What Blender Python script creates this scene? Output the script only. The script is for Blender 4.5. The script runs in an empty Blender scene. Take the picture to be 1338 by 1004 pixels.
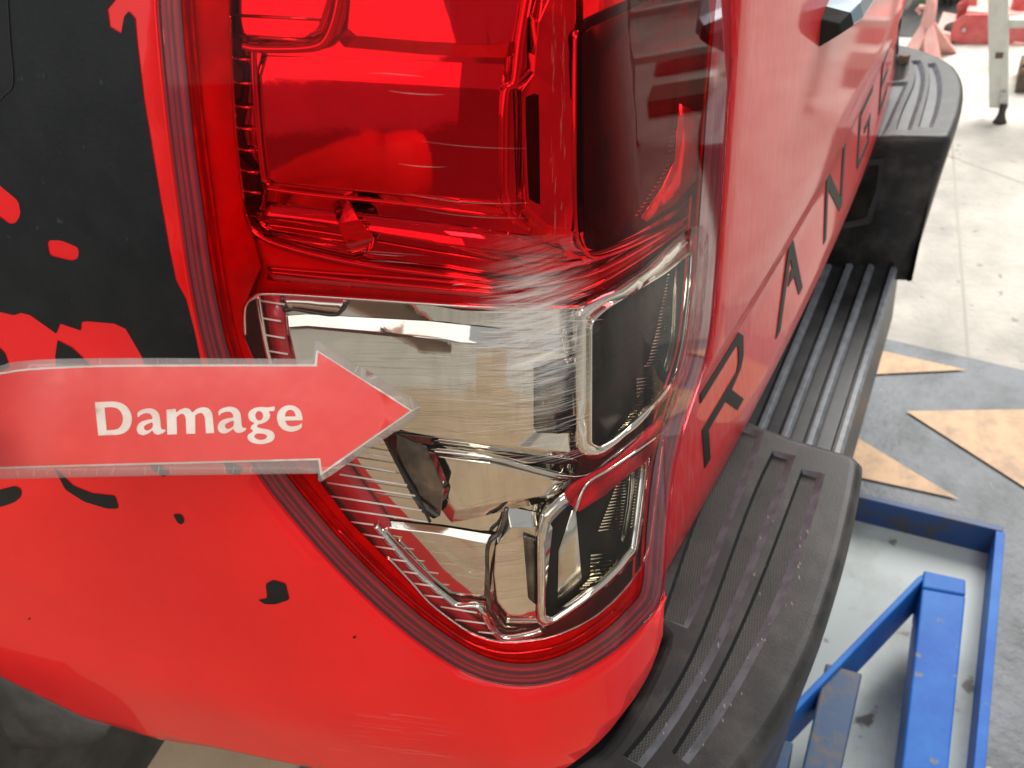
import bpy, bmesh, math, random
import numpy as np
from mathutils import Vector, Matrix
from mathutils.geometry import delaunay_2d_cdt
random.seed(7)
scene = bpy.context.scene
col = scene.collection
RAD = math.radians

# ------------------------------------------------------------------ camera
FPX, CX, CY = 1060.0, 669.0, 502.0
vx = np.array([741., -952., FPX]); vy = np.array([-2112., -464., FPX])
ex = vx/np.linalg.norm(vx); ey = vy-ex*(vy@ex); ey /= np.linalg.norm(ey); ez = np.cross(ex, ey)
RW = np.stack([ex, ey, ez], 0)
def ray(px, py): return RW@np.array([(px-CX)/FPX, (py-CY)/FPX, 1.0])
CAM = -ray(740, 450)*0.33
cd = bpy.data.cameras.new('camera'); cam = bpy.data.objects.new('camera', cd); col.objects.link(cam)
m3 = np.stack([RW[:, 0], -RW[:, 1], -RW[:, 2]], 1)
M = Matrix([[*m3[i], CAM[i]] for i in range(3)]+[[0, 0, 0, 1]])
cam.matrix_world = M
cd.sensor_width = 36; cd.lens = FPX/1338*36; cd.clip_start = 0.01; cd.clip_end = 200
cd.dof.use_dof = True; cd.dof.focus_distance = 0.40; cd.dof.aperture_fstop = 16
scene.camera = cam

# ------------------------------------------------------------------ world and lamps
w = bpy.data.worlds.new('World'); scene.world = w; w.use_nodes = True
bg = w.node_tree.nodes['Background']; bg.inputs[0].default_value = (0.90, 0.95, 1.0, 1); bg.inputs[1].default_value = 0.50
def area(name, loc, target, size, power, colr=(1, 1, 1)):
    l = bpy.data.lights.new(name, 'AREA'); l.shape = 'RECTANGLE'; l.size, l.size_y = size; l.energy = power; l.color = colr
    o = bpy.data.objects.new(name, l); col.objects.link(o); o.location = loc
    o.rotation_euler = (Vector(target)-Vector(loc)).to_track_quat('-Z', 'Y').to_euler(); return o
area('open_door_light', (4.6, -0.6, 2.6), (3.4, -0.3, -1.0), (3.0, 3.0), 420, (1.0, 0.98, 0.94))
area('doorway_light', (-4.0, 0.7, 1.35), (0.0, 0.1, 0.0), (5.2, 2.3), 46, (1.0, 0.97, 0.93))
area('sign_fill_light', (-1.7, -1.3, 2.5), (0.0, 0.0, -0.1), (1.6, 1.0), 46, (1.0, 0.96, 0.90))  # unseen lamp, added to brighten the sign and body
scene.view_settings.view_transform = 'Standard'; scene.view_settings.look = 'None'
scene.view_settings.exposure = 0.0; scene.view_settings.gamma = 1.0
scene.render.engine = 'CYCLES'
scene.cycles.max_bounces = 14; scene.cycles.transparent_max_bounces = 32

# ------------------------------------------------------------------ materials
MATS = {}
def mat(name, base, rough=0.5, metal=0.0, coat=0.0, spec=0.5, noise=None, bump=None, coat_rough=0.03, specks=None, scratch=None):
    """noise=(scale, colour2, lo, hi)  bump=(scale, strength, dist)  specks=(scale, colour, threshold)"""
    m = bpy.data.materials.new(name); m.use_nodes = True; nt = m.node_tree; N = nt.nodes; L = nt.links
    b = N['Principled BSDF']
    b.inputs['Base Color'].default_value = (*base, 1); b.inputs['Roughness'].default_value = rough
    b.inputs['Metallic'].default_value = metal; b.inputs['Coat Weight'].default_value = coat
    b.inputs['Coat Roughness'].default_value = coat_rough; b.inputs['Specular IOR Level'].default_value = spec
    tc = N.new('ShaderNodeTexCoord'); src = None
    if noise:
        n = N.new('ShaderNodeTexNoise'); n.inputs['Scale'].default_value = noise[0]; n.inputs['Detail'].default_value = 7
        n.inputs['Roughness'].default_value = 0.62
        r = N.new('ShaderNodeMapRange'); r.inputs[1].default_value = noise[2]; r.inputs[2].default_value = noise[3]
        mx = N.new('ShaderNodeMix'); mx.data_type = 'RGBA'
        mx.inputs[6].default_value = (*base, 1); mx.inputs[7].default_value = (*noise[1], 1)
        L.new(tc.outputs['Object'], n.inputs['Vector']); L.new(n.outputs['Fac'], r.inputs[0]); L.new(r.outputs[0], mx.inputs[0])
        src = mx.outputs[2]
    if specks:
        v = N.new('ShaderNodeTexNoise'); v.inputs['Scale'].default_value = specks[0]; v.inputs['Detail'].default_value = 3
        r2 = N.new('ShaderNodeMapRange'); r2.inputs[1].default_value = specks[2]; r2.inputs[2].default_value = specks[2]+0.05
        mx2 = N.new('ShaderNodeMix'); mx2.data_type = 'RGBA'
        if src: L.new(src, mx2.inputs[6])
        else: mx2.inputs[6].default_value = (*base, 1)
        mx2.inputs[7].default_value = (*specks[1], 1)
        L.new(tc.outputs['Object'], v.inputs['Vector']); L.new(v.outputs['Fac'], r2.inputs[0]); L.new(r2.outputs[0], mx2.inputs[0])
        src = mx2.outputs[2]
    if src: L.new(src, b.inputs['Base Color'])
    if bump:
        n = N.new('ShaderNodeTexNoise'); n.inputs['Scale'].default_value = bump[0]; n.inputs['Detail'].default_value = 6
        bp = N.new('ShaderNodeBump'); bp.inputs['Strength'].default_value = bump[1]; bp.inputs['Distance'].default_value = bump[2]
        L.new(tc.outputs['Object'], n.inputs['Vector']); L.new(n.outputs['Fac'], bp.inputs['Height']); L.new(bp.outputs[0], b.inputs['Normal'])
    MATS[name] = m; return m

def lens_mat(name, tint, milk=0.0, milkcol=(0.8, 0.7, 0.7), rough=0.02, ior=1.5, refl=1.0, wave=0.0):
    m = bpy.data.materials.new(name); m.use_nodes = True; nt = m.node_tree; N = nt.nodes; L = nt.links
    N.remove(N['Principled BSDF']); out = N['Material Output']
    tr = N.new('ShaderNodeBsdfTransparent'); tr.inputs[0].default_value = (*tint, 1)
    df = N.new('ShaderNodeBsdfDiffuse'); df.inputs[0].default_value = (*milkcol, 1)
    gl = N.new('ShaderNodeBsdfGlossy'); gl.inputs['Roughness'].default_value = rough; gl.inputs[0].default_value = (1, 1, 1, 1)
    fr0 = N.new('ShaderNodeFresnel'); fr0.inputs[0].default_value = ior
    fr = N.new('ShaderNodeMath'); fr.operation = 'MULTIPLY'; fr.inputs[1].default_value = refl; L.new(fr0.outputs[0], fr.inputs[0])
    a = N.new('ShaderNodeMixShader'); a.inputs[0].default_value = milk
    c = N.new('ShaderNodeMixShader')
    L.new(tr.outputs[0], a.inputs[1]); L.new(df.outputs[0], a.inputs[2])
    L.new(fr.outputs[0], c.inputs[0]); L.new(a.outputs[0], c.inputs[1]); L.new(gl.outputs[0], c.inputs[2]); L.new(c.outputs[0], out.inputs[0])
    if wave:
        tc = N.new('ShaderNodeTexCoord'); n = N.new('ShaderNodeTexNoise'); n.inputs['Scale'].default_value = 38; n.inputs['Detail'].default_value = 3
        bp_ = N.new('ShaderNodeBump'); bp_.inputs['Strength'].default_value = wave; bp_.inputs['Distance'].default_value = 0.004
        L.new(tc.outputs['Object'], n.inputs[0]); L.new(n.outputs['Fac'], bp_.inputs['Height']); L.new(bp_.outputs[0], gl.inputs['Normal'])
    MATS[name] = m; return m

RED = (0.90, 0.014, 0.016)
mat('paint', RED, 0.38, 0.0, 0.38, spec=0.12, bump=(900, 0.04, 0.0002), noise=(7, (0.76, 0.010, 0.012), 0.35, 0.7), coat_rough=0.02)
mat("tailgate_paint", (0.60, 0.014, 0.018), 0.5, 0.0, 0.5, spec=0.2, noise=(40, (0.62, 0.075, 0.072), 0.45, 0.7), coat_rough=0.07)
_nt = MATS['tailgate_paint'].node_tree; _n = next(n for n in _nt.nodes if n.type == 'TEX_NOISE'); _mp = _nt.nodes.new('ShaderNodeMapping'); _mp.inputs['Scale'].default_value = (9, 9, .9)
_l = _n.inputs['Vector'].links[0]; _src = _l.from_socket; _nt.links.remove(_l); _nt.links.new(_src, _mp.inputs[0]); _nt.links.new(_mp.outputs[0], _n.inputs['Vector'])
mat('decal', (0.007, 0.008, 0.009), 0.42, spec=0.2, noise=(60, (0.012, 0.013, 0.014), 0.4, 0.7), bump=(420, 0.15, 0.0006), specks=(150, (0.028, 0.030, 0.032), 0.70))
mat('chrome', (0.80, 0.76, 0.69), 0.055, 1.0, noise=(25, (0.70, 0.66, 0.59), 0.4, 0.7), bump=(30, 0.06, 0.002))
mat('chrome_satin', (0.74, 0.70, 0.62), 0.20, 1.0, noise=(30, (0.62, 0.57, 0.49), 0.35, 0.7))
mat('chrome_dark', (0.10, 0.10, 0.10), 0.16, 1.0, noise=(40, (0.32, 0.31, 0.29), 0.45, 0.7))
mat('housing_red', (0.62, 0.02, 0.03), 0.35, 0.0, 0.3, noise=(60, (0.45, 0.014, 0.024), 0.4, 0.65))
mat('window_dark', (0.014, 0.013, 0.012), 0.3, 0.0, 0.0, spec=0.03, noise=(35, (0.028, 0.024, 0.02), 0.4, 0.7))
mat('rib_line', (0.86, 0.80, 0.74), 0.3, noise=(80, (0.75, 0.66, 0.58), 0.4, 0.7))
mat('prism', (0.75, 0.68, 0.52), 0.10, 1.0)
mat('red_plastic', (0.62, 0.006, 0.016), 0.3, 0.0, 0.0, spec=0.1, noise=(70, (0.34, 0.003, 0.010), 0.4, 0.6))
mat('border_red', (0.50, 0.02, 0.03), 0.25, 0.0, 0.4, noise=(40, (0.40, 0.012, 0.02), 0.4, 0.7))
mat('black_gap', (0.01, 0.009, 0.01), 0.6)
mat('rubber', (0.015, 0.0145, 0.014), 0.48, spec=0.4, noise=(22, (0.046, 0.042, 0.039), 0.46, 0.66), bump=(500, 0.25, 0.0005), specks=(120, (0.16, 0.14, 0.12), 0.73))
mat('step_plastic', (0.020, 0.021, 0.023), 0.42, spec=0.5, noise=(20, (0.05, 0.05, 0.05), 0.42, 0.7), bump=(420, 0.2, 0.0004))
mat('edge_sheen', (0.17, 0.185, 0.21), 0.34, noise=(60, (0.09, 0.095, 0.10), 0.4, 0.7))  # bluish sky sheen of the pad edges put into the base colour
mat('flap_rubber', (0.035, 0.033, 0.030), 0.7, noise=(30, (0.07, 0.065, 0.055), 0.4, 0.7), bump=(300, 0.2, 0.0006))
mat('letter_black', (0.012, 0.014, 0.013), 0.55, spec=0.2, noise=(60, (0.02, 0.022, 0.02), 0.4, 0.7))
mat('handle', (0.30, 0.36, 0.41), 0.30, 0.7, coat=0.6)
mat('sign_red', (0.86, 0.040, 0.032), 0.5, noise=(22, (0.93, 0.085, 0.062), 0.42, 0.68), specks=(120, (0.5, 0.03, 0.03), 0.74))
mat('sign_white', (0.95, 0.91, 0.82), 0.5, noise=(90, (0.82, 0.72, 0.62), 0.45, 0.7))
lens_mat('laminate', (0.93, 0.92, 0.90), 0.28, (0.66, 0.57, 0.53), 0.2, ior=1.3, wave=0.3)
lens_mat('laminate_face', (0.985, 0.985, 0.98), 0.015, (0.8, 0.76, 0.72), 0.2, ior=1.30, wave=0.12)
lens_mat('lens_clear', (0.975, 0.97, 0.96), 0.012, (0.7, 0.66, 0.6), 0.015, ior=1.35, refl=0.3)
lens_mat('lens_red', (0.985, 0.085, 0.12), 0.008, (0.8, 0.02, 0.03), 0.015, ior=1.33, refl=0.2)
lens_mat('lens_edge', (0.86, 0.24, 0.28), 0.16, (0.60, 0.13, 0.17), 0.05, ior=1.4, refl=0.7)
lens_mat('scratch', (1, 1, 1), 0.32, (0.86, 0.84, 0.80), 0.4, ior=1.05)
lens_mat('scuff_faint', (1, 1, 1), 0.14, (0.85, 0.6, 0.58), 0.4, ior=1.05)
lens_mat('scuff_pale', (1, 1, 1), 0.35, (0.55, 0.48, 0.40), 0.6, ior=1.02)
lens_mat('scratch_dark', (0.6, 0.56, 0.50), 0.1, (0.25, 0.2, 0.18), 0.4, ior=1.05)
mat('concrete', (0.54, 0.50, 0.44), 0.85, noise=(5.0, (0.36, 0.335, 0.30), 0.38, 0.68), bump=(60, 0.6, 0.006), specks=(26, (0.30, 0.28, 0.26), 0.67))
mat('floor_paint', (0.175, 0.187, 0.20), 0.55, noise=(9.0, (0.10, 0.105, 0.11), 0.42, 0.64), bump=(80, 0.6, 0.005), specks=(30, (0.40, 0.38, 0.34), 0.69))
mat('floor_tan', (0.62, 0.39, 0.22), 0.6, noise=(22.0, (0.40, 0.26, 0.165), 0.42, 0.66), bump=(120, 0.25, 0.003), specks=(70, (0.3, 0.2, 0.13), 0.72))
mat('floor_beige', (0.47, 0.34, 0.215), 0.6, noise=(5.0, (0.37, 0.265, 0.165), 0.4, 0.68), bump=(120, 0.25, 0.003), specks=(30, (0.24, 0.19, 0.14), 0.71))
mat('joint', (0.40, 0.365, 0.32), 0.9)
mat('asphalt', (0.07, 0.068, 0.065), 0.9, noise=(40, (0.11, 0.105, 0.1), 0.4, 0.7), bump=(200, 0.5, 0.004))
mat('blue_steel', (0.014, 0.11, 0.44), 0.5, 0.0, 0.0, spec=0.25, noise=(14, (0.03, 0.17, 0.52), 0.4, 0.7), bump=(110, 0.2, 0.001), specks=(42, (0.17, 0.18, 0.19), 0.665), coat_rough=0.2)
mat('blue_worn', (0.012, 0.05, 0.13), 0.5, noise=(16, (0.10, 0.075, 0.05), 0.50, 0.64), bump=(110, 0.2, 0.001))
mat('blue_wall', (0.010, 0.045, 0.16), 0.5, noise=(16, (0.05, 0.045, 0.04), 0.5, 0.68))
mat('pit_floor', (0.46, 0.50, 0.49), 0.55, noise=(4, (0.25, 0.26, 0.24), 0.5, 0.7), specks=(16, (0.09, 0.085, 0.075), 0.67))
mat('jack_red', (0.52, 0.055, 0.06), 0.4, coat=0.4, noise=(20, (0.62, 0.16, 0.15), 0.4, 0.7))
mat('jack_pink', (0.80, 0.46, 0.42), 0.5, noise=(30, (0.72, 0.33, 0.28), 0.4, 0.7))
mat('ladder_paint', (0.66, 0.68, 0.60), 0.45, noise=(25, (0.56, 0.57, 0.50), 0.45, 0.7))
mat('foot_rubber', (0.03, 0.027, 0.024), 0.7, noise=(60, (0.06, 0.05, 0.045), 0.4, 0.7))
mat('steel', (0.55, 0.55, 0.55), 0.3, 1.0, noise=(60, (0.4, 0.38, 0.36), 0.4, 0.7))
mat('rust', (0.12, 0.07, 0.045), 0.8, noise=(60, (0.2, 0.12, 0.07), 0.4, 0.7))
mat('leaf', (0.06, 0.13, 0.03), 0.5, noise=(9, (0.12, 0.20, 0.05), 0.4, 0.65))
mat('skin', (0.55, 0.36, 0.25), 0.5, noise=(60, (0.50, 0.30, 0.21), 0.4, 0.7))
mat('bark', (0.12, 0.09, 0.06), 0.8, noise=(60, (0.07, 0.05, 0.04), 0.4, 0.7))

def mesh_pattern(name):
    """anti-slip rubber with a fine raised diamond mesh"""
    m = mat(name, (0.035, 0.033, 0.031), 0.55)
    nt = m.node_tree; N = nt.nodes; L = nt.links; b = N['Principled BSDF']
    tc = N.new('ShaderNodeTexCoord'); mp = N.new('ShaderNodeMapping'); mp.inputs['Rotation'].default_value = (0, 0, RAD(20))
    L.new(tc.outputs['Object'], mp.inputs[0])
    ws = []
    for ang in (58, -58):
        mp2 = N.new('ShaderNodeMapping'); mp2.inputs['Rotation'].default_value = (0, 0, RAD(ang)); L.new(mp.outputs[0], mp2.inputs[0])
        wv = N.new('ShaderNodeTexWave'); wv.inputs['Scale'].default_value = 150; wv.inputs['Distortion'].default_value = 0.0
        L.new(mp2.outputs[0], wv.inputs[0]); ws.append(wv)
    mxm = N.new('ShaderNodeMath'); mxm.operation = 'MAXIMUM'
    L.new(ws[0].outputs['Fac'], mxm.inputs[0]); L.new(ws[1].outputs['Fac'], mxm.inputs[1])
    n = N.new('ShaderNodeTexNoise'); n.inputs['Scale'].default_value = 30; n.inputs['Detail'].default_value = 5; L.new(tc.outputs['Object'], n.inputs[0])
    mul = N.new('ShaderNodeMapRange'); mul.inputs[1].default_value = 0.72; mul.inputs[2].default_value = 1.0; L.new(mxm.outputs[0], mul.inputs[0])
    mm = N.new('ShaderNodeMath'); mm.operation = 'MULTIPLY'; L.new(mul.outputs[0], mm.inputs[0]); L.new(n.outputs['Fac'], mm.inputs[1])
    mx = N.new('ShaderNodeMix'); mx.data_type = 'RGBA'; mx.inputs[6].default_value = (0.012, 0.0115, 0.011, 1); mx.inputs[7].default_value = (0.17, 0.155, 0.14, 1)
    L.new(mm.outputs[0], mx.inputs[0]); L.new(mx.outputs[2], b.inputs['Base Color'])
    bp = N.new('ShaderNodeBump'); bp.inputs['Strength'].default_value = 0.6; bp.inputs['Distance'].default_value = 0.001
    L.new(mul.outputs[0], bp.inputs['Height']); L.new(bp.outputs[0], b.inputs['Normal'])
    return m
mesh_pattern('mesh_rubber')

def scuff_mat():
    m = bpy.data.materials.new('scuff'); m.use_nodes = True; nt = m.node_tree; N = nt.nodes; L = nt.links
    N.remove(N['Principled BSDF']); out = N['Material Output']
    tc = N.new('ShaderNodeTexCoord'); mp = N.new('ShaderNodeMapping'); mp.inputs['Scale'].default_value = (14, 14, 260)
    n = N.new('ShaderNodeTexNoise'); n.inputs['Scale'].default_value = 1.6; n.inputs['Detail'].default_value = 6; n.inputs['Roughness'].default_value = 0.7
    L.new(tc.outputs['Object'], mp.inputs[0]); L.new(mp.outputs[0], n.inputs[0])
    at = N.new('ShaderNodeAttribute'); at.attribute_name = 'wear'
    r = N.new('ShaderNodeMapRange'); r.inputs[1].default_value = 0.38; r.inputs[2].default_value = 0.70; L.new(n.outputs['Fac'], r.inputs[0])
    mm = N.new('ShaderNodeMath'); mm.operation = 'MULTIPLY'; L.new(r.outputs[0], mm.inputs[0]); L.new(at.outputs['Fac'], mm.inputs[1])
    tr = N.new('ShaderNodeBsdfTransparent'); df = N.new('ShaderNodeBsdfDiffuse'); df.inputs[0].default_value = (0.80, 0.76, 0.72, 1)
    mx = N.new('ShaderNodeMixShader'); L.new(mm.outputs[0], mx.inputs[0]); L.new(tr.outputs[0], mx.inputs[1]); L.new(df.outputs[0], mx.inputs[2]); L.new(mx.outputs[0], out.inputs[0])
    MATS['scuff'] = m
scuff_mat()

# ------------------------------------------------------------------ mesh helpers
def link(name, me, m=None, parent=None):
    o = bpy.data.objects.new(name, me); col.objects.link(o)
    if m: me.materials.append(MATS[m])
    if parent: o.parent = parent
    return o
def mk(name, verts, faces, m, parent=None, smooth=False, solid=0.0, bevel=0.0):
    me = bpy.data.meshes.new(name); me.from_pydata([tuple(v) for v in verts], [], faces); me.update()
    bm = bmesh.new(); bm.from_mesh(me); bmesh.ops.remove_doubles(bm, verts=bm.verts, dist=1e-6); bm.to_mesh(me); bm.free()
    if smooth:
        for p in me.polygons: p.use_smooth = True
    o = link(name, me, m, parent)
    if solid:
        s = o.modifiers.new('thick', 'SOLIDIFY'); s.thickness = solid; s.offset = -1
    if bevel:
        b = o.modifiers.new('bevel', 'BEVEL'); b.width = bevel; b.segments = 3; b.limit_method = 'ANGLE'; b.angle_limit = RAD(35)
    return o
def empty(name, loc=(0, 0, 0), parent=None):
    o = bpy.data.objects.new(name, None); col.objects.link(o); o.location = loc
    if parent: o.parent = parent
    return o
def tag(o, label=None, cat=None, group=None, kind=None):
    if label: o['label'] = label
    if cat: o['category'] = cat
    if group: o['group'] = group
    if kind: o['kind'] = kind
    return o

def resample(P, step, closed=True):
    P = [np.array(p, float) for p in P]; out = []
    n = len(P)
    for i in range(n if closed else n-1):
        a, b = P[i], P[(i+1) % n]; k = max(1, int(math.ceil(np.linalg.norm(b-a)/step)))
        out += [a+(b-a)*j/k for j in range(k)]
    if not closed: out.append(P[-1])
    return out
def smooth_loop(P, k=5, closed=True):
    """Catmull-Rom through the points"""
    P = [np.array(p, float) for p in P]; n = len(P); out = []
    for i in range(n if closed else n-1):
        if closed: p0, p1, p2, p3 = P[(i-1) % n], P[i], P[(i+1) % n], P[(i+2) % n]
        else: p0, p1, p2, p3 = P[max(i-1, 0)], P[i], P[i+1], P[min(i+2, n-1)]
        for j in range(k):
            t = j/k
            out.append(0.5*((2*p1)+(-p0+p2)*t+(2*p0-5*p1+4*p2-p3)*t*t+(-p0+3*p1-3*p2+p3)*t**3))
    if not closed: out.append(P[-1])
    return out
def round_poly(P, r, k=4):
    """round each corner of a polygon with radius-ish r"""
    P = [np.array(p, float) for p in P]; n = len(P); out = []
    for i in range(n):
        a, b, c = P[i-1], P[i], P[(i+1) % n]
        la, lc = np.linalg.norm(a-b), np.linalg.norm(c-b)
        q = min(r, la*0.45, lc*0.45); s = b+(a-b)/la*q; e = b+(c-b)/lc*q
        for j in range(k+1):
            t = j/k; out.append((1-t)**2*s+2*t*(1-t)*b+t*t*e)
    return out
def inside(pts, poly):
    pts = np.asarray(pts); poly = np.asarray(poly); x, y = pts[:, 0], pts[:, 1]; r = np.zeros(len(pts), bool)
    n = len(poly); j = n-1
    for i in range(n):
        xi, yi = poly[i]; xj, yj = poly[j]
        if yi != yj:
            c = ((yi > y) != (yj > y)) & (x < (xj-xi)*(y-yi)/(yj-yi)+xi); r ^= c
        j = i
    return r
def fill(outer, holes=(), step=0.02):
    """triangulate a 2-D region; returns verts2d, tris"""
    loops = [resample(outer, step)]+[resample(h, step) for h in holes]
    V = []; Ed = []
    for lp in loops:
        b = len(V); n = len(lp); V += [Vector((p[0], p[1])) for p in lp]; Ed += [(b+i, b+(i+1) % n) for i in range(n)]
    O = np.array(loops[0]); lo, hi = O.min(0), O.max(0)
    gx = np.arange(lo[0]+step*.5, hi[0], step); gy = np.arange(lo[1]+step*.5, hi[1], step)
    if len(gx)*len(gy):
        G = np.array([(a+(0.25*step if j % 2 else -0.25*step), b) for j, b in enumerate(gy) for a in gx])
        ok = inside(G, O)
        for h in loops[1:]: ok &= ~inside(G, np.array(h))
        G = G[ok]
        allb = np.concatenate([np.array(l) for l in loops])
        if len(G):
            keep = [i for i in range(0, len(G)) if np.min(np.sum((allb-G[i])**2, 1)) > (0.35*step)**2]
            V += [Vector(G[i]) for i in keep]
    res = delaunay_2d_cdt(V, Ed, [], 0, 1e-7)
    vv = np.array([(v.x, v.y) for v in res[0]]); tr = [tuple(f) for f in res[2]]
    cen = np.array([vv[list(f)].mean(0) for f in tr])
    ok = inside(cen, O)
    for h in loops[1:]: ok &= ~inside(cen, np.array(h))
    return vv, [f for f, k in zip(tr, ok) if k]

def box_vf(c, h, R=None):
    V = [Vector((sx*h[0], sy*h[1], sz*h[2])) for sx in (-1, 1) for sy in (-1, 1) for sz in (-1, 1)]
    if R: V = [R@v for v in V]
    V = [tuple(v+Vector(c)) for v in V]
    return V, [(0, 1, 3, 2), (4, 6, 7, 5), (0, 4, 5, 1), (2, 3, 7, 6), (0, 2, 6, 4), (1, 5, 7, 3)]
def add(VF, vf):
    b = len(VF[0]); VF[0].extend(vf[0]); VF[1].extend([tuple(i+b for i in f) for f in vf[1]]); return VF
def box(name, c, h, m, parent=None, R=None, bevel=0.0):
    V, F = box_vf(c, h, R); return mk(name, V, F, m, parent, bevel=bevel)
def tube_vf(P, r, n=8, taper=None):
    P = [Vector(p) for p in P]; V = []; F = []
    up = Vector((0.13, 0.31, 0.94))
    for i, p in enumerate(P):
        t = (P[min(i+1, len(P)-1)]-P[max(i-1, 0)]).normalized()
        a = t.cross(up).normalized(); b = t.cross(a)
        rr = r if taper is None else r*taper(i/(len(P)-1))
        V += [tuple(p+a*rr*math.cos(k*2*math.pi/n)+b*rr*math.sin(k*2*math.pi/n)) for k in range(n)]
    for i in range(len(P)-1):
        for k in range(n):
            F.append((i*n+k, i*n+(k+1) % n, (i+1)*n+(k+1) % n, (i+1)*n+k))
    F.append(tuple(range(n-1, -1, -1))); F.append(tuple((len(P)-1)*n+k for k in range(n)))
    return V, F
def tube(name, P, r, m, parent=None, n=8, taper=None):
    V, F = tube_vf(P, r, n, taper); return mk(name, V, F, m, parent, smooth=True)
def prism(poly, f0, f1):
    """closed prism between two mappings of one 2-D polygon (CDT caps)"""
    vv, tr = fill(poly, (), 1e3); n = len(vv)
    V = [tuple(f0(*p)) for p in vv]+[tuple(f1(*p)) for p in vv]
    F = [f for f in tr]+[tuple(i+n for i in reversed(f)) for f in tr]
    idx = [int(np.argmin(np.sum((vv-np.array(p)[:2])**2, 1))) for p in poly]; k = len(idx)
    F += [(idx[i], idx[i]+n, idx[(i+1) % k]+n, idx[(i+1) % k]) for i in range(k)]
    return V, F

def hit(px, py, ax, val):
    r = ray(px, py); t = (val-CAM[ax])/r[ax]; return CAM+r*t
def far(px, py, d): return CAM+ray(px, py)*d

# ------------------------------------------------------------------ the truck's corner surface S(s, z)
A_S, E_R, RC = RAD(13), RAD(7), 0.080
TH0 = -(math.pi/2-A_S); TURN = E_R-TH0; LARC = RC*TURN
def plan(s):
    """plan curve: side (s<0), corner arc, rear (s>0); returns position, outward normal, rear weight"""
    th = TH0+TURN*min(max((s+LARC/2)/LARC, 0), 1)
    nx, ny = math.sin(th), -math.cos(th)
    c = (PC[0], PC[1]); x = c[0]+RC*nx; y = c[1]+RC*ny
    if s < -LARC/2:
        d = -(s+LARC/2); x -= math.cos(TH0)*d; y -= math.sin(TH0)*d
        x += -nx*0.03*d*d; y += -ny*0.03*d*d
        nx2, ny2 = nx+math.cos(TH0)*-0.06*d, ny+math.sin(TH0)*-0.06*d; l = math.hypot(nx2, ny2); nx, ny = nx2/l, ny2/l
    elif s > LARC/2:
        d = s-LARC/2; x += math.cos(E_R)*d; y += math.sin(E_R)*d
    return x, y, nx, ny, min(max((s+LARC/2)/LARC, 0), 1)
PC = (0.0, 0.0)
_x, _y, _nx, _ny, _ = plan(0.0); PC = (-_x, -_y)
ZC = -0.258
def g_of(z, wr):
    gs = -math.tan(RAD(9))*z - 0.12*((ZC-z)+math.sqrt((ZC-z)**2+0.0002)) - 0.06*z*z
    gr = -math.tan(RAD(3))*z - (0.8*(ZC-z)**2 if z < ZC else 0)
    w_ = wr*wr*(3-2*wr); return gs*(1-w_)+gr*w_
def SP(s, z, off=0.0):
    x, y, nx, ny, wr = plan(s); g = g_of(z, wr)+off
    return np.array([x+nx*g, y+ny*g, z])
def project(P):
    d = RW.T@(np.asarray(P)-CAM); return CX+FPX*d[0]/d[2], CY+FPX*d[1]/d[2], d[2]
_G = [(s, z, *project(SP(s, z))) for s in np.linspace(-0.75, 0.30, 43) for z in np.linspace(-0.42, 0.32, 33)]
_G = np.array(_G)
_cache = {}
def sz(px, py, off=0.0):
    key = (round(px, 2), round(py, 2), off)
    if key in _cache: return _cache[key]
    i = np.argmin((_G[:, 2]-px)**2+(_G[:, 3]-py)**2); s, z = _G[i, 0], _G[i, 1]
    for _ in range(14):
        u, v, _d = project(SP(s, z, off)); e = np.array([px-u, py-v])
        if abs(e[0])+abs(e[1]) < 0.01: break
        h = 1e-4; us, vs, _d = project(SP(s+h, z, off)); uz, vz, _d = project(SP(s, z+h, off))
        J = np.array([[us-u, uz-u], [vs-v, vz-v]])/h
        try: st = np.linalg.solve(J, e)
        except Exception: break
        l = np.linalg.norm(st)
        if l > 0.05: st *= 0.05/l
        s += st[0]; z += st[1]
    _cache[key] = (s, z); return s, z
def at(px, py, off=0.0): return SP(*sz(px, py, off), off)
def L2(P, off=0.0): return [sz(x, y, off) for x, y in P]

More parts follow.
